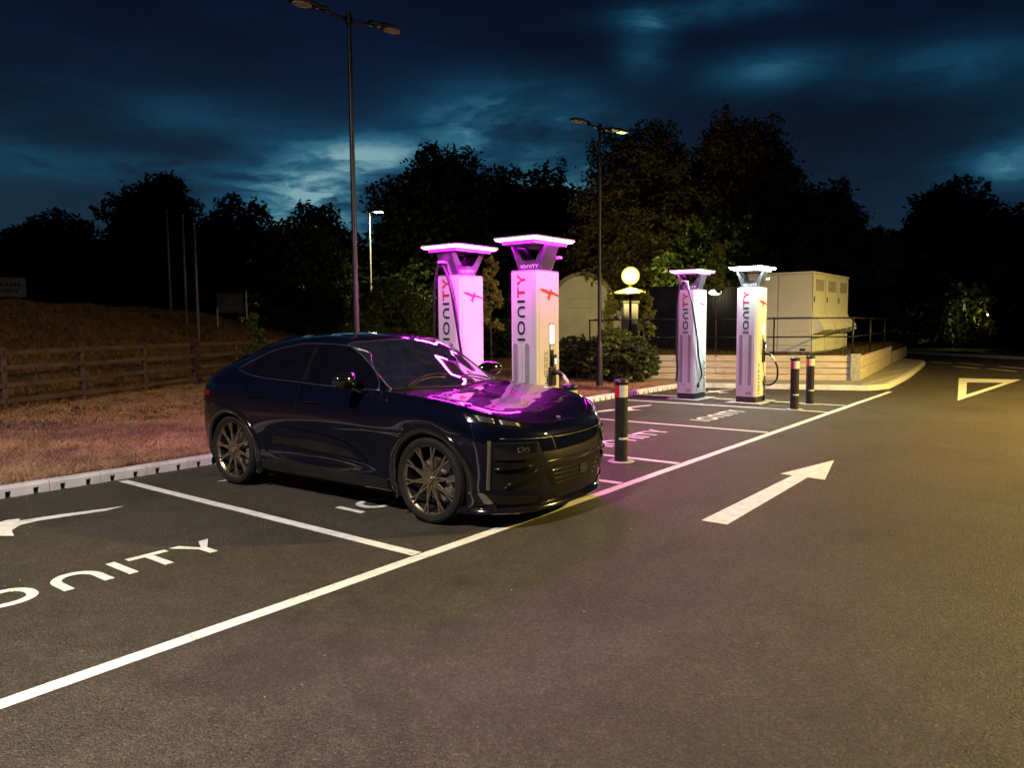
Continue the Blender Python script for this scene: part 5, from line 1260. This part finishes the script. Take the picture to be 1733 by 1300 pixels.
# wheels
def wheel(cx, s):
    wh = MB().lathe([(0, -.012), (.030, -.012), (.034, .004), (.034, .02), (0, .02)], 16, 'x').build('wheel', 'rim_bronze', car, smooth=True, auto=.7)   # hub cap is the wheel's own mesh
    yo = .915 * s; wh.location = (cx, yo, WCZ); wh.rotation_euler = (0, R(random.uniform(0, 40)), 0 if s < 0 else math.pi)
    # local: axis y, outer face toward -y ; spokes etc. drawn at y around 0
    Rt = .372; Wt = .265
    prof = [(.292, -.012), (.300, -.020), (.318, -.030), (.340, -.032), (.358, -.022), (.368, -.005), (Rt, .03), (Rt + .001, .06)]
    for gx in (.085, .125, .165): prof += [(Rt + .001, gx - .008), (Rt - .007, gx - .006), (Rt - .007, gx + .006), (Rt + .001, gx + .008)]
    prof += [(Rt, Wt - .06), (.362, Wt - .035), (.34, Wt - .03), (.30, Wt - .045), (.285, Wt - .05)]
    MB().lathe(prof, 64, 'x').build('tyre', 'tyre_rubber', wh, smooth=False, auto=.5)
    tb = MB()
    for k in range(72):
        a = 2 * math.pi * k / 72
        for (y0, y1) in ((.0, .072), (Wt - .10, Wt - .035)):
            c, s2_ = math.cos(a), math.sin(a); c2, s22 = math.cos(a + .045), math.sin(a + .045); r0, r1 = Rt - .004, Rt + .0045
            tb.add([(r_ * cc, yy, r_ * ss) for r_ in (r0, r1) for yy in (y0, y1) for cc, ss in ((c, s2_), (c2, s22))], [(4, 5, 7, 6), (0, 4, 6, 2), (1, 3, 7, 5), (0, 1, 5, 4), (2, 6, 7, 3)])
    tb.build('tread_blocks', 'tyre_rubber', wh)['kind'] = 'stuff'
    MB().lathe([(.294, -.016), (.300, -.018), (.303, -.010), (.298, .0), (.287, .008), (.283, .014)], 64, 'x').build('rim', 'rim_bronze', wh, smooth=True, auto=.7)
    MB().lathe([(.283, .0145), (.278, .03), (.272, .06), (.268, .12), (.270, .20), (.285, .22)], 48, 'x').build('rim_barrel', 'satin_black', wh, smooth=True)
    # ten pairs of crossing thin spokes
    spm = MB()
    for d in (-1, 1):
        a0, a1 = 0, d * R(4.6); q0 = Vector((.028 * math.cos(d * 1.2), .010, .028 * math.sin(d * 1.2)))
        P = []
        for t_, yy in ((0, .012), (.18, .006), (.5, .002), (.8, -.001), (1, -.004)):
            r_ = .035 + (.289 - .035) * t_; a = d * R(17) * (1 - t_) ** 2 * -1 + a1 * t_; P.append(Vector((r_ * math.cos(a), yy, r_ * math.sin(a))))
        for i in range(4):
            a_, b_ = P[i], P[i + 1]; w0 = .0115 - .0008 * i; spm.beam(a_, b_, w0 * 1.45, .016, (0, 1, 0))
    me = spm.mesh('spoke'); bm = bmesh.new(); bm.from_mesh(me); bmesh.ops.recalc_face_normals(bm, faces=bm.faces); bm.to_mesh(me); bm.free(); me.materials.append(MATS['rim_bronze'])
    for k in range(10):
        o = bpy.data.objects.new('spoke', me); link(o, wh); o.rotation_euler = (0, R(36 * k), 0)
    MB().lathe([(.05, .012), (.078, .014), (.082, .022), (.075, .04), (.03, .045), (0, .045)], 32, 'x').build('hub', 'rim_bronze', wh, smooth=True, auto=.7)
    for k in range(5):
        a = R(72 * k + 18); MB().lathe([(0, 0), (.0085, 0), (.0085, .02), (0, .02)], 8, 'x', (.055 * math.cos(a), .002, .055 * math.sin(a))).build('wheel_bolt', 'satin_black', wh)
    MB().lathe([(0, .07), (.10, .07), (.10, .088), (.185, .09), (.19, .10), (.185, .115), (0, .115)], 40, 'x').build('brake_disc', 'brake_steel', wh, smooth=True, auto=.6)
    cm = MB(); v = []
    for a in np.linspace(R(-35), R(35), 9):
        for r_, y in ((.135, .055), (.205, .055), (.225, .075), (.225, .13), (.135, .13)): v.append((r_ * math.cos(a), y, r_ * math.sin(a)))
    cm.add(v, [(5 * i + j, 5 * i + (j + 1) % 5, 5 * i + 5 + (j + 1) % 5, 5 * i + 5 + j) for i in range(8) for j in range(5)] + [(0, 1, 2, 3, 4), (40, 44, 43, 42, 41)]).build('brake_caliper', 'caliper_paint', wh, auto=.7)
    # dark inner barrel closes the view through the spokes
    MB().lathe([(0, .20), (.275, .20)], 32, 'x').build('inner_cover', 'grille_black', wh)
for cx in (0, -WB):
    for s in (-1, 1): wheel(cx, s)
# ================================================================== TREES AND BUSHES
def leaf_mesh(name, centers, radii, n, size, seed, spray=.25, flat=.8):
    """n small rhombic leaves spread through a union of ellipsoidal clumps, denser toward the clump surfaces"""
    r_ = np.random.default_rng(seed); C = np.array(centers, float); Rd = np.array(radii, float)
    # sub-clumps on each big clump
    sc, sr = [], []
    for c, rr in zip(C, Rd):
        m = max(10, int(30 * (rr[0] * rr[2]) ** .5))
        d = r_.normal(size=(m, 3)); d /= np.linalg.norm(d, axis=1)[:, None]; rad = r_.uniform(.55, 1.02, m)[:, None]
        sc.append(c + d * rr * rad); sr.append(np.repeat(rr[None] * .24, m, 0) * r_.uniform(.5, 1.3, (m, 1)))
    sc = np.concatenate(sc); sr = np.concatenate(sr); wgt = sr.prod(1) ** (2 / 3); wgt /= wgt.sum()
    idx = r_.choice(len(sc), n, p=wgt); d = r_.normal(size=(n, 3)); d /= np.linalg.norm(d, axis=1)[:, None]
    rad = r_.uniform(.2, 1, n) ** .5; sp = r_.random(n) < spray; rad = np.where(sp, rad * r_.uniform(1., 1.8, n), rad)
    P = sc[idx] + d * sr[idx] * rad[:, None]; P[:, 2] = np.maximum(P[:, 2], .05)
    a = r_.normal(size=(n, 3)); a[:, 2] *= flat; a /= np.linalg.norm(a, axis=1)[:, None]; b = np.cross(a, r_.normal(size=(n, 3))); b /= np.linalg.norm(b, axis=1)[:, None]
    s = size * r_.uniform(.55, 1.4, n)[:, None]
    v = np.empty((n, 4, 3)); v[:, 0] = P - a * s; v[:, 1] = P + b * s * .42; v[:, 2] = P + a * s; v[:, 3] = P - b * s * .42
    me = bpy.data.meshes.new(name); me.vertices.add(4 * n); me.vertices.foreach_set('co', v.reshape(-1)); me.loops.add(4 * n); me.loops.foreach_set('vertex_index', np.arange(4 * n)); me.polygons.add(n)
    me.polygons.foreach_set('loop_start', np.arange(0, 4 * n, 4)); me.polygons.foreach_set('loop_total', np.full(n, 4)); me.update(calc_edges=True); return me
def tree(name, x, y, H_, Wd, label, mat='leaf_dark', seed=1, n=26000, size=.16, base=.22, cat='tree', group=None, blobs=None, zb=None, trunk=.16, depth=None, spray=.3):
    z0 = float(ground_z(x, y)) - .1 if zb is None else zb; t = thing(name, (x, y, z0), 0, label, cat, group); r_ = random.Random(seed)
    if blobs is None:
        blobs = []; m = 9
        for k in range(m):
            f = k / (m - 1); zz = H_ * (base + .12 + (1 - base - .26) * f); wr = Wd / 2 * math.sqrt(max(.05, 1 - (max(0, f - .25) / .82) ** 2.2)) * (.82 + .18 * min(1, f * 3))
            a0_ = r_.uniform(0, 6.28)
            for q in range(4 if f < .75 else 3):
                a = a0_ + q * 6.28 / (4 if f < .75 else 3) + r_.uniform(-.5, .5); ro = wr * r_.uniform(.50, .66); blobs.append((ro * math.cos(a), ro * math.sin(a), zz + r_.uniform(-.05, .05) * H_, wr * r_.uniform(.34, .50), H_ * r_.uniform(.08, .13)))
        blobs.append((r_.uniform(-.08, .08) * Wd, 0, H_ * .86, Wd * .20, H_ * .13)); blobs.append((0, 0, H_ * .5, Wd * .36, H_ * .32)); blobs.append((0, 0, H_ * .72, Wd * .28, H_ * .18))
    c = [(b[0], b[1], b[2]) for b in blobs]; rd = [(b[3], b[3], b[4]) for b in blobs]
    meshobj('crown', leaf_mesh('crown', c, rd, n, size, seed, spray), mat, t)
    # trunk with limbs reaching the clumps
    tb = MB(); top = Vector((0, 0, H_ * .72)); P = [Vector((0, 0, 0))] + [Vector((r_.uniform(-.03, .03) * H_ * f, r_.uniform(-.03, .03) * H_ * f, H_ * f)) for f in (.12, .25, .4, .56, .72)]
    tb.tube(P, [trunk, trunk * .85, trunk * .75, trunk * .6, trunk * .42, trunk * .15], 8)
    for b in blobs[:14]:
        e = Vector((b[0], b[1], b[2])); f = r_.uniform(.15, .5); s0 = P[min(5, 1 + int(f * 6))]; mid = s0.lerp(e, .5) + Vector((0, 0, -.05 * H_)); tb.tube([s0, mid, e], [trunk * .32, trunk * .2, trunk * .06], 5)
    tb.build('trunk', 'bark', t, smooth=True); return t
def B(*L): return list(L)
# tree line against the sky, left to right
tree('round_tree', 26.2, 67.5, 10.4, 12.5, 'broad dark tree farthest left on the skyline', 'leaf_dark', 11, 26000, .26, base=.05, trunk=.25, group='dark trees on the skyline')
tree('tall_tree', 28.2, 54.5, 12.6, 9.6, 'tall dark tree with a pointed top behind the flagpoles', 'leaf_dark', 12, 30000, .22, base=.03, trunk=.25, group='dark trees on the skyline')
tree('tall_tree', 31.5, 55.5, 10.2, 8.5, 'dark tree filling the gap right of the pointed tree', 'leaf_dark', 13, 18000, .22, base=.03, trunk=.2, group='dark trees on the skyline')
tree('bushy_tree', 26.6, 41.2, 9.0, 8.4, 'dark bushy tree with twin tops behind the small dark sign', 'leaf_dark', 14, 28000, .17, base=.02, trunk=.2, group='dark trees on the skyline')
tree('willow_tree', 25.2, 33.2, 6.1, 6.4, 'rounded yellow green bush tree lit from the right beside the black lamp post', 'leaf_mid', 15, 46000, .11, base=.0, trunk=.16)
tree('dark_tree', 36.0, 46.5, 10.4, 9.6, 'low dark tree left of the big central dome of trees', 'leaf_dark', 16, 22000, .2, base=.02, trunk=.2, group='dark trees on the skyline')
tree('dome_tree', 40.6, 37.6, 14.6, 14.5, 'great dark dome shaped tree behind the pink chargers', 'leaf_dark', 17, 60000, .21, base=.0, trunk=.35, group='dark trees on the skyline')
tree('dome_tree', 44.5, 32.2, 13.1, 13.0, 'dark spreading tree right of the great dome, its crown ending in loose sprays', 'leaf_dark', 18, 44000, .21, base=.0, trunk=.3, group='dark trees on the skyline')
tree('dome_tree', 46.0, 27.0, 10.8, 10.5, 'lower dark tree filling the dip before the big brownish tree', 'leaf_dark', 24, 26000, .2, base=.0, trunk=.3, group='dark trees on the skyline')
# the big brownish tree on the right
tree('big_tree', 35.2, 18.4, 12.0, 10.2, 'big brownish tree with a ragged top behind the globe lamp', 'leaf_brown', 19, 92000, .12, base=.03, trunk=.35)
tree('big_tree', 37.6, 14.4, 12.3, 9.6, 'tallest brownish tree right of the globe lamp and above the far chargers', 'leaf_brown', 20, 92000, .12, base=.03, trunk=.35)
tree('big_tree', 41.5, 11.6, 9.2, 8.8, 'brownish green tree sloping down behind the white cabinet', 'leaf_brown', 21, 62000, .125, base=.0, trunk=.3)
tree('green_tree', 31.2, 12.8, 6.6, 6.4, 'leafy green tree lit from below by the white halo', 'leaf_mid', 25, 46000, .11, base=.02, trunk=.16)
tree('right_tree', 52.8, 6.9, 10.4, 9.5, 'dark feathery tree standing apart on the right', 'leaf_dark', 22, 40000, .18, base=.02, trunk=.3)
tree('right_tree', 55.5, 3.2, 8.6, 9.5, 'dark tree at the right edge of the view', 'leaf_dark', 23, 30000, .19, base=.02, trunk=.3)
tree('right_tree', 50.0, 11.5, 7.2, 9.5, 'low dark tree between the cabinet and the feathery tree', 'leaf_dark', 28, 30000, .18, base=.0, trunk=.3)
def hedge(name, pts, h_, dp, label, mat, seed, n, size, zb=0.05):
    t = thing(name, (pts[0][0], pts[0][1], zb), 0, label, 'hedge'); bl = []
    for (x0, y0), (x1, y1) in zip(pts, pts[1:]):
        k = max(2, int(math.hypot(x1 - x0, y1 - y0) / (dp * .7)))
        for i in range(k): f = i / k; bl.append((x0 + (x1 - x0) * f - pts[0][0], y0 + (y1 - y0) * f - pts[0][1], h_ * .45 + random.uniform(-.1, .15) * h_, dp, h_ * .52))
    meshobj('foliage', leaf_mesh('foliage', [b[:3] for b in bl], [(b[3], b[3], b[4]) for b in bl], n, size, seed, .2), mat, t)
    st = MB()
    for b in bl[::2]: st.tube([(b[0], b[1], 0), (b[0] + .1, b[1], h_ * .6)], [.06, .02], 5)
    st.build('stems', 'bark', t); return t
hedge('hedge', [(47.5, 16), (50, 10), (52.5, 5.0), (55, -1.0), (56, -8)], 3.0, 1.4, 'long dark hedge behind the far verge at the right', 'leaf_dark', 31, 60000, .16)
hedge('hedge', [(31.8, 21.8), (29.2, 22.6), (27.5, 25.5)], 2.0, 1.3, 'dark shrubs between the cream wall and the lit green bush', 'leaf_dark', 32, 22000, .09, zb=.1)
hedge('hedge', [(29.6, 17.0), (28.2, 18.6), (28.4, 20.8)], .65, .4, 'low dark hedge along the foot of the cream wall', 'leaf_dark', 33, 14000, .06, zb=.1)
hedge('hedge', [(22, 47), (30, 46), (38, 41)], 3.6, 2.0, 'dark undergrowth beneath the skyline trees behind the bank', 'leaf_dark', 34, 40000, .16, zb=1.0)
hedge('hedge', [(33, 33), (38, 29), (41, 24), (40, 19)], 3.0, 1.8, 'dark undergrowth beneath the central trees', 'leaf_dark', 35, 40000, .15, zb=.3)
# lit bushes
tree('round_bush', 24.2, 25.6, 3.9, 5.0, 'green leafy bush lit by the distant street lamp above it', 'leaf_bright', 41, 34000, .085, base=-.05, cat='bush', trunk=.08)
tree('round_bush', 27.4, 24.6, 3.3, 4.4, 'softer darker green bush left of the pink chargers', 'leaf_mid', 42, 26000, .085, base=-.05, cat='bush', trunk=.08)
tree('leafy_bush', 18.0, 10.3, 1.6, 2.1, 'dense leafy bush beside the right hand black lamp post', 'leaf_bright', 43, 6500, .062, base=.08, cat='bush', trunk=.03, spray=.45)
tree('leafy_bush', 17.7, 9.55, 1.35, 1.5, 'browner leggy bush just left of the draped charger', 'leaf_mid', 44, 12000, .045, base=.12, cat='bush', trunk=.025, spray=.5)
tree('leafy_bush', 19.0, 11.1, 1.6, 1.9, 'taller green bush under the globe lamp', 'leaf_bright', 45, 6000, .065, base=.05, cat='bush', trunk=.03, spray=.45)
tree('leafy_bush', 17.9, 11.5, 1.42, 1.5, 'small bare legged bush in front of the cream wall', 'leaf_mid', 46, 8000, .045, base=.18, cat='bush', trunk=.025, spray=.5)
def sapling(x, y, H_, label, mat, seed, n=1400, size=.06, w_=.35, zb=None, z1=.35):
    z0 = float(ground_z(x, y)) if zb is None else zb; t = thing('sapling', (x, y, z0), 0, label, 'sapling'); r_ = np.random.default_rng(seed); bl = []
    P = [Vector((0, 0, 0)), Vector((.03, .02, H_ * .35)), Vector((-.02, .03, H_ * .7)), Vector((.02, 0, H_))]; tb = MB().tube(P, [.022, .018, .012, .004], 7)
    for k in range(12):
        f = z1 + (1 - z1) * k / 12; a = r_.uniform(0, 6.28); e = Vector((w_ * (1.1 - f) * math.cos(a) * 1.3, w_ * (1.1 - f) * math.sin(a) * 1.3, H_ * (f + .10))); tb.tube([Vector((0, 0, H_ * f)), e], [.008, .003], 5); bl.append((e.x * .8, e.y * .8, e.z, .16, .17))
    meshobj('foliage', leaf_mesh('foliage', [b[:3] for b in bl], [(b[3], b[3], b[4]) for b in bl], n, size, seed, .3), mat, t); tb.build('stem', 'bark', t, smooth=True); return t
sapling(15.6, 12.75, 3.05, 'slender sapling with yellow leaves seen between the two pink chargers', 'leaf_yellow', 51, 1500, .075, .32, z1=.42)
sapling(22.6, 9.35, 3.1, 'young tree with bright lit leaves between the two far chargers', 'leaf_bright', 52, 2200, .08, .55, zb=.735, z1=.55)
sapling(22.8, 11.9, 1.9, 'upright leafy sprig lit yellow beside the railing under the globe lamp', 'leaf_yellow', 53, 1200, .06, .3, zb=.735, z1=.2)
sapling(22.6, 13.2, 1.9, 'second lit sprig left of the cream pillar foot', 'leaf_yellow', 54, 900, .06, .3, zb=.735, z1=.2)
sapling(11.3, 17.1, 1.7, 'small dim sapling on the bank behind the fence left of the car roof', 'leaf_mid', 55, 900, .06, .28, z1=.25)
sapling(48.9, 4.9, 2.3, 'leafy branch lit bright yellow green by the spotlight', 'leaf_yellow', 56, 2600, .10, .8, zb=.1, z1=.35)
# small litter: fallen leaves and stones on the asphalt near the kerb
lt = MB()
for k in range(420):
    x, y = (random.uniform(-1, 18), 8.44 - abs(random.gauss(0, .10))) if k < 260 else (random.uniform(1, 14), random.uniform(-1, 8))
    s = random.uniform(.006, .020) if k < 260 else random.uniform(.004, .010); a = random.uniform(0, 6.28)
    lt.add([(x + s * math.cos(a), y + s * math.sin(a), .004), (x - s * .5 * math.sin(a), y + s * .5 * math.cos(a), .011), (x - s * math.cos(a), y - s * math.sin(a), .004), (x + s * .5 * math.sin(a), y - s * .5 * math.cos(a), .008)], [(0, 1, 2, 3)])
tag(lt.build('leaf_litter', 'blade_dry'), 'fallen leaf scraps and grit scattered over the asphalt and along the kerb', 'litter', kind='stuff')
